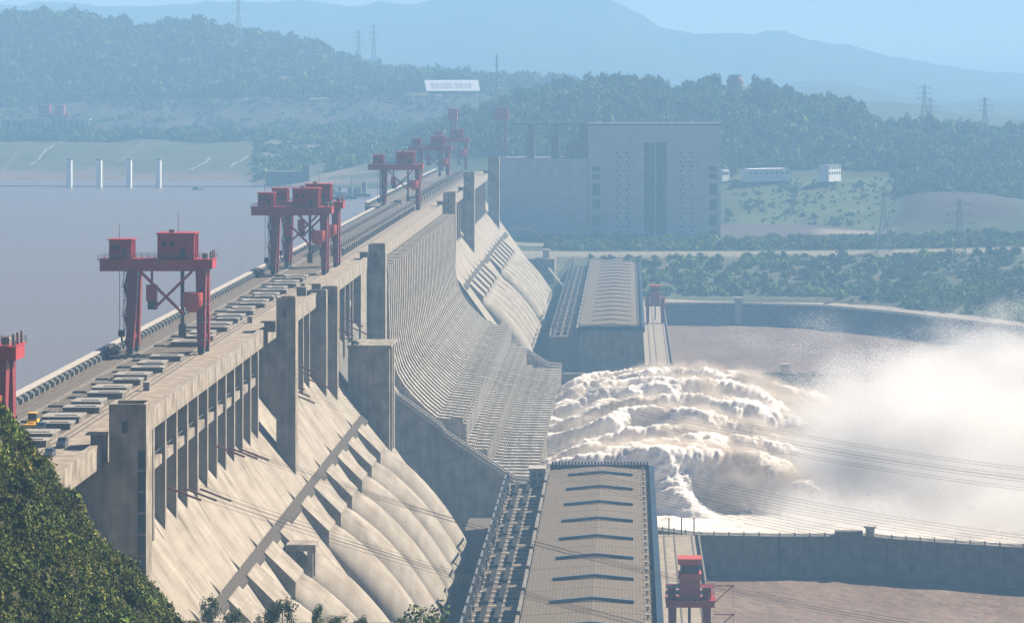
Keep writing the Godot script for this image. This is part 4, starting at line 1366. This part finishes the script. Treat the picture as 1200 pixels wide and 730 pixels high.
	tube(st, [Vector3(0, -12, 0), Vector3(0, 3, 0)], 17.0, 20, 15.0)
	part("terrace", st, M.panel, j)
	st = mb()
	tube(st, [Vector3(0, 3, 0), Vector3(0, 9, 0)], 9.0, 20, 11.5); tube(st, [Vector3(0, 9, 0), Vector3(0, 14.5, 0)], 11.5, 20, 7.5); tube(st, [Vector3(0, 14.5, 0), Vector3(0, 16.5, 0)], 8.2, 20, 8.2)
	part("jar", st, M.brick, j)
	for k in 5:
		st = mb(); bx(st, Vector3(-34 + k * 7.0, -9, 8), Vector3(-29 + k * 7.0, 2.4 + (k % 2), 13))
		part("stall", st, M.white if k % 2 else M.panel, j)
	# ship locks: gate house row with two red hoists
	var lp := px(52.0, 150.0, 4080.0)
	var lk := thing("lock_gatehouse", "long grey columned lock building on the far left bank", "lock", Vector3(lp.x, 182, -4080))
	st = mb(); bx(st, Vector3(-56, -6, -16), Vector3(56, 22, -3))
	part("hall", st, M.dark_concrete, lk)
	st = mb(); bx(st, Vector3(-3.4, -6, -3), Vector3(0, 24, 0))
	var cm := mesh_of(st)
	for k in 15: put("column", cm, M.panel, lk, Vector3(-50 + k * 7.4, 0, 0))
	st = mb(); bx(st, Vector3(-58, 24, -17), Vector3(58, 26, 1))
	part("deck_slab", st, M.panel, lk)
	for r in [[50.5, "crimson lock hoist with wide house on the grey columned building"], [68.5, "crimson lock hoist with square house on the grey columned building"]]:
		var p := px(r[0], 124.0, 4080.0)
		var h := thing("lock_hoist", r[1], "crane", Vector3(p.x, 208.1, -4088), "hoists on the lock building")
		st = mb(); bx(st, Vector3(-7 if r[0] < 60 else -5.5, 5.5, -5), Vector3(7 if r[0] < 60 else 5.5, 17.5, 5))
		part("house", st, M.red, h)
		st = mb(); bx(st, Vector3(-16, 3.5, -6), Vector3(12, 5.5, 6))
		part("girder", st, M.red, h)
		for x in [-8.0, 8.0]:
			st = mb(); bx(st, Vector3(x - 1, 0, -4), Vector3(x + 1, 3.5, 4))
			part("leg", st, M.maroon, h)

func pylon(label: String, at: Vector3, h: float, w: float, group: String) -> void:
	var t := thing("transmission_tower", label, "pylon", at, group)
	var st: SurfaceTool
	var m: float = 0.5 if h < 56.0 else 0.55
	for sx in [-1, 1]:
		for sz in [-1, 1]:
			st = mb()
			bar(st, Vector3(sx * w, -3, sz * w), Vector3(sx * w * 0.28, h * 0.6, sz * w * 0.28), m)
			bar(st, Vector3(sx * w * 0.28, h * 0.6, sz * w * 0.28), Vector3(sx * w * 0.13, h, sz * w * 0.13), m)
			part("leg", st, M.lattice, t)
	st = mb()
	var n := 9
	for k in n:
		var y0 := h * k / n; var y1 := h * (k + 1) / n
		var f := func(y: float) -> float: return w * (lerpf(1.0, 0.28, y / (h * 0.6)) if y < h * 0.6 else lerpf(0.28, 0.13, (y - h * 0.6) / (h * 0.4)))
		var a: float = f.call(y0); var b: float = f.call(y1)
		for q in 4:
			var c0 := Vector3([-1, 1, 1, -1][q], 0, [-1, -1, 1, 1][q]); var c1 := Vector3([1, 1, -1, -1][q], 0, [-1, 1, 1, -1][q])
			bar(st, c0 * a + Vector3(0, y0, 0), c1 * b + Vector3(0, y1, 0), m * 0.6)
			bar(st, c1 * a + Vector3(0, y0, 0), c0 * b + Vector3(0, y1, 0), m * 0.6)
			bar(st, c0 * b + Vector3(0, y1, 0), c1 * b + Vector3(0, y1, 0), m * 0.6)
	part("lattice", st, M.lattice, t)
	for k in 3:
		var y := h * (0.66 + 0.13 * k)
		var l: float = [1.35, 1.15, 0.95][k] * w * 1.15
		st = mb()
		for s in [-1, 1]:
			bar(st, Vector3(0, y, 0), Vector3(s * l, y + 1.0, 0), m * 0.8); bar(st, Vector3(0, y + 2.6, 0), Vector3(s * l, y + 1.0, 0), m * 0.8)
			bar(st, Vector3(s * l, y + 1.0, 0), Vector3(s * l, y - 1.6, 0), m * 0.7)
		part("cross_arm", st, M.lattice, t)

func build_pylons() -> void:
	var mk := func(label: String, u: float, d: float, h: float, w: float, g: String) -> void:
		var x := (u - VX) * d / F
		pylon(label, Vector3(x, land(x, d) - 0.5, -d), h, w, g)
	mk.call("tall lattice pylon on the bank in front of the dark brown mound", 1125.0, 2640.0, 62.0, 8.0, "pylons on the far bank")
	mk.call("tall lattice pylon on the bank beside the pale quarry floor", 1036.0, 2740.0, 52.0, 7.0, "pylons on the far bank")
	mk.call("lattice pylon on the wooded ridge, with a twin close behind", 1084.0, 3740.0, 50.0, 6.5, "pylons on the ridge")
	mk.call("thin lattice pylon twinned with its neighbour on the wooded ridge", 1091.0, 3790.0, 49.0, 6.0, "pylons on the ridge")
	mk.call("lattice pylon standing alone on the ridge toward the red roofed house", 1155.0, 3740.0, 50.0, 6.5, "pylons on the ridge")
	mk.call("slim hazy pylon on the far hill, shorter of two", 420.0, 4960.0, 62.0, 6.0, "pylons on the far hill")
	mk.call("slim hazy pylon on the far hill, taller of two", 438.0, 4990.0, 76.0, 6.0, "pylons on the far hill")
	mk.call("very tall hazy pylon on the crest of the far green hill", 279.0, 4950.0, 88.0, 7.0, "pylons on the far hill")
	mk.call("slender mast behind the crimson hoist houses", 582.0, 3640.0, 70.0, 2.2, "masts behind the dam")
	mk.call("small pylon on the wooded ridge above the ship lift", 648.0, 3790.0, 24.0, 3.0, "masts behind the dam")

# ---------------------------------------------------------------- vegetation
func crown_mesh(sd: int, leaves: int, size: float, tall: float, tone: Color) -> ArrayMesh:
	# leaf faces in clumps through a crown's volume
	var r := RandomNumberGenerator.new(); r.seed = sd
	var st := mb()
	var clumps: Array = []
	for k in 9:
		var a := r.randf() * TAU; var q := sqrt(r.randf()) * 0.62
		clumps.append([Vector3(cos(a) * q, r.randf_range(0.15, 0.85) * tall, sin(a) * q), r.randf_range(0.25, 0.45), r.randf_range(0.75, 1.25)])
	for k in leaves:
		var c: Array = clumps[k % 9]
		var n := Vector3(r.randfn(), r.randfn(), r.randfn()).normalized()
		var p: Vector3 = c[0] + n * c[1] * pow(r.randf(), 0.35)
		var d := (n * 0.7 + Vector3(r.randfn(), r.randfn(), r.randfn()) * 0.5 + Vector3.UP * 0.3).normalized()
		var s := d.cross(Vector3(r.randfn(), r.randfn(), r.randfn())).normalized(); var u := s.cross(d)
		var z := size * r.randf_range(0.6, 1.3)
		var g: float = c[2] * r.randf_range(0.75, 1.25)
		st.set_color(Color(tone.r * g * r.randf_range(0.85, 1.2), tone.g * g, tone.b * g))
		quad(st, p - s * z, p - u * z * 0.55 + d * z * 0.1, p + s * z, p + u * z * 0.55)
	return mesh_of(st)

func scatter(called: String, mesh: Mesh, m: Material, at: Array, label: String, category: String) -> void:
	var mm := MultiMesh.new()
	mm.transform_format = MultiMesh.TRANSFORM_3D
	mm.use_colors = true
	mm.mesh = mesh
	mm.instance_count = at.size()
	var buf := PackedFloat32Array(); buf.resize(at.size() * 16)
	for i in at.size():
		var a: Array = at[i]                     # place, scale, turn, stretch, tone
		var c: float = cos(a[2]) * a[1]; var s: float = sin(a[2]) * a[1]
		var p: Vector3 = a[0]; var o := i * 16
		buf[o] = c; buf[o + 1] = 0.0; buf[o + 2] = s; buf[o + 3] = p.x
		buf[o + 4] = 0.0; buf[o + 5] = a[1] * a[3]; buf[o + 6] = 0.0; buf[o + 7] = p.y
		buf[o + 8] = -s; buf[o + 9] = 0.0; buf[o + 10] = c; buf[o + 11] = p.z
		var t: Color = a[4]
		buf[o + 12] = t.r; buf[o + 13] = t.g; buf[o + 14] = t.b; buf[o + 15] = 1.0
	mm.buffer = buf
	var o := MultiMeshInstance3D.new()
	o.multimesh = mm; o.material_override = m
	o.name = numbered(called)
	add_child(o)
	tag(o, label, category, "", "stuff")

func build_forest() -> void:
	var r := RandomNumberGenerator.new(); r.seed = 77
	var far_a := crown_mesh(1, 150, 0.19, 0.9, Color(0.075, 0.12, 0.022))
	var far_b := crown_mesh(2, 150, 0.17, 1.25, Color(0.045, 0.085, 0.02))
	var sets := {"wood_a": [], "wood_b": [], "left_a": [], "left_b": [], "bank": []}
	var tries := 0
	while tries < 165000:
		tries += 1
		var d := r.randf_range(2270.0, 5200.0)
		var u := r.randf_range(-120.0, 1330.0)
		var x := (u - VX) * d / F
		var h := land(x, d)
		var n := nz2.get_noise_2d(x * 0.8 + 40.0, d * 0.8)
		var tone := r.randf_range(0.5, 1.5) * (1.0 + n * 0.8)
		var col := Color(tone * r.randf_range(0.85, 1.3), tone, tone)
		var keep := ""
		var size := r.randf_range(3.5, 6.5) * (1.9 if r.randf() < 0.25 else 1.0)
		if d > 3290.0 and d < 3960.0 and u > 470.0:
			keep = "wood"
			if u > 858.0 and u < 1050.0 and d < 3330.0: keep = ""
			if u > 840.0 and u < 885.0 and d > 3735.0: keep = ""
		elif d > 3085.0 and d < 3290.0 and u > 850.0:
			if u < 1050.0:
				keep = "bank" if r.randf() < 0.12 + maxf(0.0, n) * 1.2 else ""
				size *= 0.6
			else: keep = "wood" if d > 3195.0 else ""
			size *= 0.7
		elif d > 2770.0 and d < 2925.0 and u > 640.0 and absf(d - 2845.0) > 16.0:
			keep = "bank"; size *= 0.62
			if r.randf() > 0.8: keep = ""
		elif d > 2270.0 and d < 2720.0 and u > 690.0 and d > along([Vector2(20, 2494), Vector2(92, 2494), Vector2(150, 2470), Vector2(196, 2408), Vector2(255, 2304), Vector2(292, 2240), Vector2(400, 2140)], x) + 62.0:
			keep = "bank" if r.randf() < 0.22 + maxf(0.0, n) * 1.6 else ""; size *= 0.7
		elif d >= 4130.0 and d < 4285.0 and u < 620.0:
			keep = "left" if r.randf() < 0.3 + n else ""; size *= 0.5
		elif d > 3815.0 and d < 4130.0 and u < 560.0:
			keep = "left"; size *= 0.9
			if absf(d - 4080.0) < 22.0 and u < 110.0: keep = ""
		elif d > 4285.0 and d < 5130.0 and u < 760.0:
			keep = "left" if clear_at(x, d) < 0.16 or d > 4930.0 or u < 120.0 else ""
			size *= 1.25
			if u > 470.0 and u < 600.0 and d < 4420.0: keep = ""
		elif d > 3320.0 and d < 3800.0 and u > 300.0 and u < 470.0 and n > 0.1: keep = "bank"
		if keep == "": continue
		var k := keep if keep == "bank" else keep + ("_a" if r.randf() < 0.6 else "_b")
		sets[k].append([Vector3(x, h - size * 0.25, -d), size, r.randf() * TAU, r.randf_range(0.9, 1.5), col])
	scatter("wood", far_a, M.far_leaf, sets.wood_a, "broad leaved wood covering the hill behind the ship lift", "wood")
	scatter("wood", far_b, M.far_leaf, sets.wood_b, "taller dark trees through the wood behind the ship lift", "wood")
	scatter("wood", far_a, M.far_leaf, sets.left_a, "woods on the far reservoir shore and hill", "wood")
	scatter("wood", far_b, M.far_leaf, sets.left_b, "taller trees through the woods of the far reservoir shore", "wood")
	scatter("bank_shrubs", far_a, M.far_leaf, sets.bank, "shrubs and hedges on the far river bank terraces", "shrubs")
	# scrub on the near hill
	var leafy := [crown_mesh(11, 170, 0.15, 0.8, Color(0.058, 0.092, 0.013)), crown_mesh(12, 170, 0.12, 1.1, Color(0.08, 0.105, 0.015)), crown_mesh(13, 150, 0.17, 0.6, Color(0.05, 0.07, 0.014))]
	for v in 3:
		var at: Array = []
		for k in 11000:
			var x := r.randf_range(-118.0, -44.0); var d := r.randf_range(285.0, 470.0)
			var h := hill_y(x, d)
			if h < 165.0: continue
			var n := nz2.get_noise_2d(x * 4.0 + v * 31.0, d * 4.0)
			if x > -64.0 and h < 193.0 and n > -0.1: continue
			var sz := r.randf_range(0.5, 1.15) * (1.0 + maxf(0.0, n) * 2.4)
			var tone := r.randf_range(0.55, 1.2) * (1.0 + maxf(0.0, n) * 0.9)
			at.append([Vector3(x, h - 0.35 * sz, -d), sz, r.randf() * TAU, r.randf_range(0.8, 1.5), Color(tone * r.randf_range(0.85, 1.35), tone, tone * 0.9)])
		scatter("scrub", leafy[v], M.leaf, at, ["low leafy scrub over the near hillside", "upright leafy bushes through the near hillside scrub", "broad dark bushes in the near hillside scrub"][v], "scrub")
	# outcrop at the foot of the hill
	var oc := thing("rock_outcrop", "tan bare rocks at the foot of the scrubby hillside", "rock", Vector3(-58.0, 190.0, -420.0))
	for k in 16:
		var sp := SphereMesh.new(); sp.radius = 1.0; sp.height = 2.0; sp.radial_segments = 9; sp.rings = 5
		var ar := sp.get_mesh_arrays()
		var vs: PackedVector3Array = ar[Mesh.ARRAY_VERTEX]
		var st := mb()
		var ix: PackedInt32Array = ar[Mesh.ARRAY_INDEX]
		for q in ix.size():
			var v := vs[ix[q]]
			st.add_vertex(v * (1.0 + nz2.get_noise_3d(v.x * 40.0 + k * 50.0, v.y * 40.0, v.z * 40.0) * 0.7) * Vector3(1.4, 1.0, 1.2))
		var x := r.randf_range(-63.0, -56.5); var d := r.randf_range(405.0, 428.0)
		var o := part("rock", st, M.rock, oc, Vector3(x, hill_y(x, d) - 0.2, -d) - oc.position)
		o.rotation.y = r.randf() * TAU; o.scale = Vector3.ONE * r.randf_range(0.6, 1.3)
	# young trees along the road below the dam
	var tl := [["young slim tree beside the white road barrier", 246.0, 32.0, 0.34], ["bushy young tree left of the dense pair on the road edge", 274.0, 20.0, 0.5], ["rounded young tree joined to the tallest dense tree", 312.0, 19.0, 0.55], ["dense dark green young tree, tallest of the roadside row", 330.0, 28.0, 0.5],
		["light green sapling with loose leaves before the penstocks", 371.0, 20.0, 0.35], ["low bush between the sapling and the dark tree", 392.0, 9.0, 0.8], ["small twiggy bush at the road edge below a penstock", 424.0, 8.0, 0.6], ["dark green young tree at the road end below the last penstocks", 500.0, 17.0, 0.6], ["small green bush below the middle penstocks", 472.0, 8.0, 0.7]]
	for k in tl.size():
		var D := 606.0
		var x: float = (tl[k][1] - VX) * D / F
		var gy := hill_y(x, D)
		var topy: float = CAM_H - (728.0 - tl[k][2] - VY) * D / F
		var H := topy - gy
		var t := thing("young_tree", tl[k][0], "tree", Vector3(x, gy, -D), "trees along the road below the dam")
		var st := mb()
		tube(st, [Vector3(0, -0.4, 0), Vector3(0.1, H * 0.35, 0), Vector3(-0.05, H * 0.75, 0.1)], 0.14, 6, 0.05)
		for q in 5:
			var a := q * 2.4
			bar(st, Vector3(0.05, H * (0.28 + q * 0.07), 0), Vector3(cos(a) * H * 0.22, H * (0.5 + q * 0.07), sin(a) * H * 0.22), 0.07, 0.07, 0.03)
		part("trunk", st, M.bark, t)
		var w: float = tl[k][3] * H
		var cm := crown_mesh(40 + k, 900, 0.075, 1.15, Color(0.07, 0.105, 0.02) if k % 3 == 1 else Color(0.045, 0.075, 0.015))
		var c := put("crown", cm, M.leaf, t, Vector3(0, H * 0.18, 0))
		c.scale = Vector3(w, H * 0.68, w)
	# plants that took root on top of the square monolith
	for q in [[-105.6, 0.9, "small green shrub growing on the corner of the monolith top"], [-103.8, 0.55, "tiny shrub beside the corner shrub on the monolith top"]]:
		var t := thing("shrub", q[2], "shrub", Vector3(q[0], 162.2, -1189.0), "shrubs on the monolith")
		var st := mb(); tube(st, [Vector3(0, -0.2, 0), Vector3(0.1, q[1] * 1.6, 0)], 0.12, 5, 0.05)
		part("stem", st, M.bark, t)
		var c := put("foliage", crown_mesh(70, 400, 0.12, 1.1, Color(0.06, 0.09, 0.016)), M.leaf, t, Vector3(0, 0.2, 0))
		c.scale = Vector3.ONE * q[1] * 2.6
	# road barrier
	var b := thing("road_barrier", "low white post and rail barrier on the road below the dam", "barrier", Vector3(-88.0, hill_y(-88.0, 606.0), -609.0))
	for k in 10:
		var st := mb(); cb(st, Vector3(k * 2.0 - 4.0, 0.7, 0), Vector3(0.22, 1.8, 0.22))
		part("post", st, M.white, b)
	for y in [0.9, 1.4]:
		var st := mb(); bar(st, Vector3(-4.2, y, 0), Vector3(14.2, y, 0), 0.14)
		part("rail", st, M.white, b)

# ---------------------------------------------------------------- discharging water
var jets := [[1432.0, 17.0, 0.98], [1462.0, 15.0, 0.9], [1494.0, 16.0, 1.05], [1588.0, 16.0, 1.0], [1618.0, 15.0, 1.12], [1652.0, 16.0, 0.95], [1728.0, 17.0, 1.06], [1760.0, 16.0, 1.14], [1795.0, 18.0, 1.0]]

func jet_top(x: float, d: float) -> float:       # smooth upper surface of the thrown water
	var t := (x + 42.0) / 148.0
	var y := TAIL - 1.5
	for j in jets:
		var reach: float = 1.0 + 0.06 * sin(j[0])
		var q := t / reach
		var core: float = 82.0 + 56.0 * j[2] * q - 76.0 * q * q
		var w: float = lerpf(9.0, j[1] * 1.5, clampf(q, 0.0, 1.0))
		var k: float = (d - j[0]) / w
		var h: float = core + lerpf(1.5, 6.5, clampf(q, 0.0, 1.2)) - TAIL
		if h > 0.0: y = maxf(y, TAIL - 1.5 + h * exp(-k * k * 1.05))
	return y

func build_plume() -> void:
	var r := RandomNumberGenerator.new(); r.seed = 31
	var b1 := FastNoiseLite.new(); b1.seed = 4; b1.frequency = 0.028; b1.fractal_octaves = 1; b1.noise_type = FastNoiseLite.TYPE_SIMPLEX_SMOOTH
	var b2 := FastNoiseLite.new(); b2.seed = 14; b2.frequency = 0.08; b2.fractal_octaves = 5; b2.fractal_gain = 0.55
	# base sheet
	var x0 := -42.0; var x1 := 165.0; var d0 := 1395.0; var d1 := 1850.0
	var sx := 0.75; var sd := 0.75
	var nx := int((x1 - x0) / sx); var nd := int((d1 - d0) / sd)
	var H := PackedFloat32Array(); H.resize((nx + 1) * (nd + 1))
	for j in nd + 1:
		for i in nx + 1:
			var x := x0 + i * sx; var d := d0 + j * sd
			# warp so that the folds are drawn out along the flow
			var wx := b1.get_noise_2d(x * 0.8, d) * 12.0; var wd := b1.get_noise_2d(x * 0.8 + 400.0, d) * 12.0
			H[j * (nx + 1) + i] = jet_top(x + wx, d + wd)
	var st := mb(); st.set_smooth_group(0)
	for j in nd + 1:
		for i in nx + 1:
			var a := j * (nx + 1) + i
			var gx := (H[j * (nx + 1) + mini(i + 2, nx)] - H[j * (nx + 1) + maxi(i - 2, 0)]) / (4.0 * sx)
			var gd := (H[mini(j + 2, nd) * (nx + 1) + i] - H[maxi(j - 2, 0) * (nx + 1) + i]) / (4.0 * sd)
			var n := Vector3(-gx, 1.0, gd).normalized()
			var x := x0 + i * sx; var d := d0 + j * sd
			var p := Vector3(x, H[a], -d)
			var t := clampf((x + 42.0) / 140.0, 0.0, 1.0)
			var up := clampf((H[a] - TAIL) / 8.0, 0.0, 1.0)
			var big := 1.0 - absf(b2.get_noise_3d(x * 0.45 - p.y * 0.2, p.y * 0.6, d * 0.7)) * 2.0
			var fine := 1.0 - absf(b2.get_noise_3d(x * 1.5 + 90.0, p.y * 1.9, d * 2.0)) * 2.0
			var tiny := b2.get_noise_3d(x * 4.2, p.y * 4.2, d * 4.6)
			p += n * (big * 3.3 + fine * 2.0 + tiny * 1.3) * lerpf(0.4, 1.0, t) * lerpf(0.25, 1.0, up)
			var mud_and_shade := clampf(0.55 - big * 0.45 - fine * 0.3 - tiny * 0.5 + b1.get_noise_2d(x * 0.5, d * 2.2) * 0.5, 0.0, 1.0)  # muddy brown, with shadow also painted into the troughs of the folds
			st.set_color(Color(0.80, 0.745, 0.665).lerp(Color(0.44, 0.345, 0.255), mud_and_shade * 0.95))
			st.add_vertex(p)
	for j in nd:
		for i in nx:
			var a := j * (nx + 1) + i
			for k in [a, a + nx + 1, a + nx + 2, a, a + nx + 2, a + 1]: st.add_index(k)
	var o := part("water_jets", st, M.foam, self)
	tag(o, "billowing muddy white water thrown from the dam outlets", "water", "", "stuff")
	# spray: swarms of small drops, dense over the jets, thinning outward
	var swarm := func(count: int, z0: float, z1: float) -> ArrayMesh:
		var sw := mb()
		sw.set_color(Color.WHITE)
		for k in count:
			var c := Vector3(r.randfn(), r.randfn() * 0.7, r.randfn()) * 5.0
			var q: Array[Vector3] = []
			var z := r.randf_range(z0, z1)
			for v in 4: q.append(c + Vector3(r.randfn(), r.randfn(), r.randfn()).normalized() * z)
			tri(sw, q[0], q[1], q[2]); tri(sw, q[0], q[2], q[3]); tri(sw, q[0], q[3], q[1]); tri(sw, q[1], q[3], q[2])
		return mesh_of(sw)
	var near_at: Array = []
	for k in 34000:
		var x := -41.0 + 165.0 * pow(r.randf(), 0.75); var d := r.randf_range(1400.0, 1830.0)
		var h := jet_top(x, d)
		if h < TAIL + 1.5: continue
		var t := clampf((x + 41.0) / 150.0, 0.0, 1.0)
		var lump := b2.get_noise_3d(x * 0.5, 0.0, d * 0.7)
		if lump < -0.05 + 0.2 * r.randfn() - 0.25 * t: continue
		var br := clampf(0.35 - lump * 1.2 + r.randfn() * 0.2, 0.0, 1.0)
		near_at.append([Vector3(x, h + (1.0 + lump * 5.0 + absf(r.randfn()) * 2.2) * lerpf(0.35, 1.1, t), -d), lerpf(0.16, 0.5, t) * r.randf_range(0.7, 1.4), r.randf() * TAU, r.randf_range(0.7, 1.1), Color(0.92, 0.885, 0.83).lerp(Color(0.66, 0.57, 0.47), br)])
	scatter("spray", swarm.call(800, 0.12, 0.26), M.spray, near_at, "fine cream spray torn from the surface of the outlet jets", "spray")
	var at: Array = []
	var clouds: Array = []
	for k in 44:
		var x := 80.0 + 270.0 * pow(r.randf(), 0.75)
		clouds.append([Vector3(x, TAIL + r.randf_range(0.0, 40.0) * clampf(x / 150.0, 0.25, 1.25), r.randf_range(-1720.0 if x < 130.0 else -1830.0, -1300.0)), r.randf_range(9.0, 22.0), r.randf_range(0.4, 1.6)])
	for k in 16:                                  # the cloud that stands where the jets land
		clouds.append([Vector3(r.randf_range(98.0, 175.0), TAIL + r.randf_range(4.0, 40.0), r.randf_range(-1680.0, -1400.0)), r.randf_range(9.0, 19.0), r.randf_range(0.9, 1.6)])
	for k in 10500:
		var c: Array = clouds[k % clouds.size()]
		if r.randf() * 1.6 > c[2]: continue
		var p: Vector3 = c[0] + Vector3(r.randfn() * 1.2, r.randfn() * 0.75, r.randfn()) * c[1]
		at.append([Vector3(p.x, maxf(p.y, TAIL), p.z), r.randf_range(0.6, 1.5), r.randf() * TAU, r.randf_range(0.7, 1.1), Color.WHITE])
	for k in 2600:                                # low mist that lies along the whole basin
		var p := Vector3(r.randf_range(60.0, 330.0), TAIL + absf(r.randfn()) * 9.0, -r.randf_range(1300.0, 1850.0))
		at.append([p, r.randf_range(0.9, 1.7), r.randf() * TAU, r.randf_range(0.6, 0.9), Color.WHITE])
	scatter("spray", swarm.call(2300, 0.05, 0.125), M.spray, at, "white spray cloud drifting from the outlet jets over the river", "spray")

# ---------------------------------------------------------------- overhead lines
func build_cables() -> void:
	var lab := "thin dark overhead power line strung from the dam face across the powerhouse and river"
	var sets := []
	for k in 6: sets.append([Vector3(EDGE + 0.4, 164.0 - (k % 3) * 4.0, -(765.0 + k * 29.0)), Vector3(330, 122.0 - (k % 3) * 7.0, -(700.0 + k * 26.0)), 26.0])
	for k in 6: sets.append([Vector3(EDGE + 0.4, 166.0 - (k % 3) * 4.0, -(1015.0 + k * 17.0)), Vector3(330, 128.0 - (k % 3) * 4.0, -(830.0 + k * 15.0)), 24.0])
	for k in 4: sets.append([Vector3(EDGE + 0.4, 168.0 - (k % 2) * 5.0, -(1200.0 + k * 22.0)), Vector3(330, 132.0 - (k % 2) * 5.0, -(960.0 + k * 15.0)), 22.0])
	for s in sets:
		var t := thing("power_line", lab, "power line", s[0], "overhead lines from the dam")
		var a := Vector3.ZERO; var b: Vector3 = s[1] - s[0]
		for off in [0.0, 0.9]:
			var pts: Array = []
			for i in 33:
				var q := i / 32.0
				pts.append(a.lerp(b, q) + Vector3(0, -s[2] * 4.0 * q * (1.0 - q) + off, 0))
			var st := mb(); tube(st, pts, 0.042, 4)
			part("conductor", st, M.cable, t)
		var st := mb()
		var d := (b.normalized() + Vector3(0, -0.26, 0)).normalized()
		tube(st, [Vector3.ZERO, d * 9.0], 0.28, 6)
		part("insulator", st, M.maroon_dark, t)
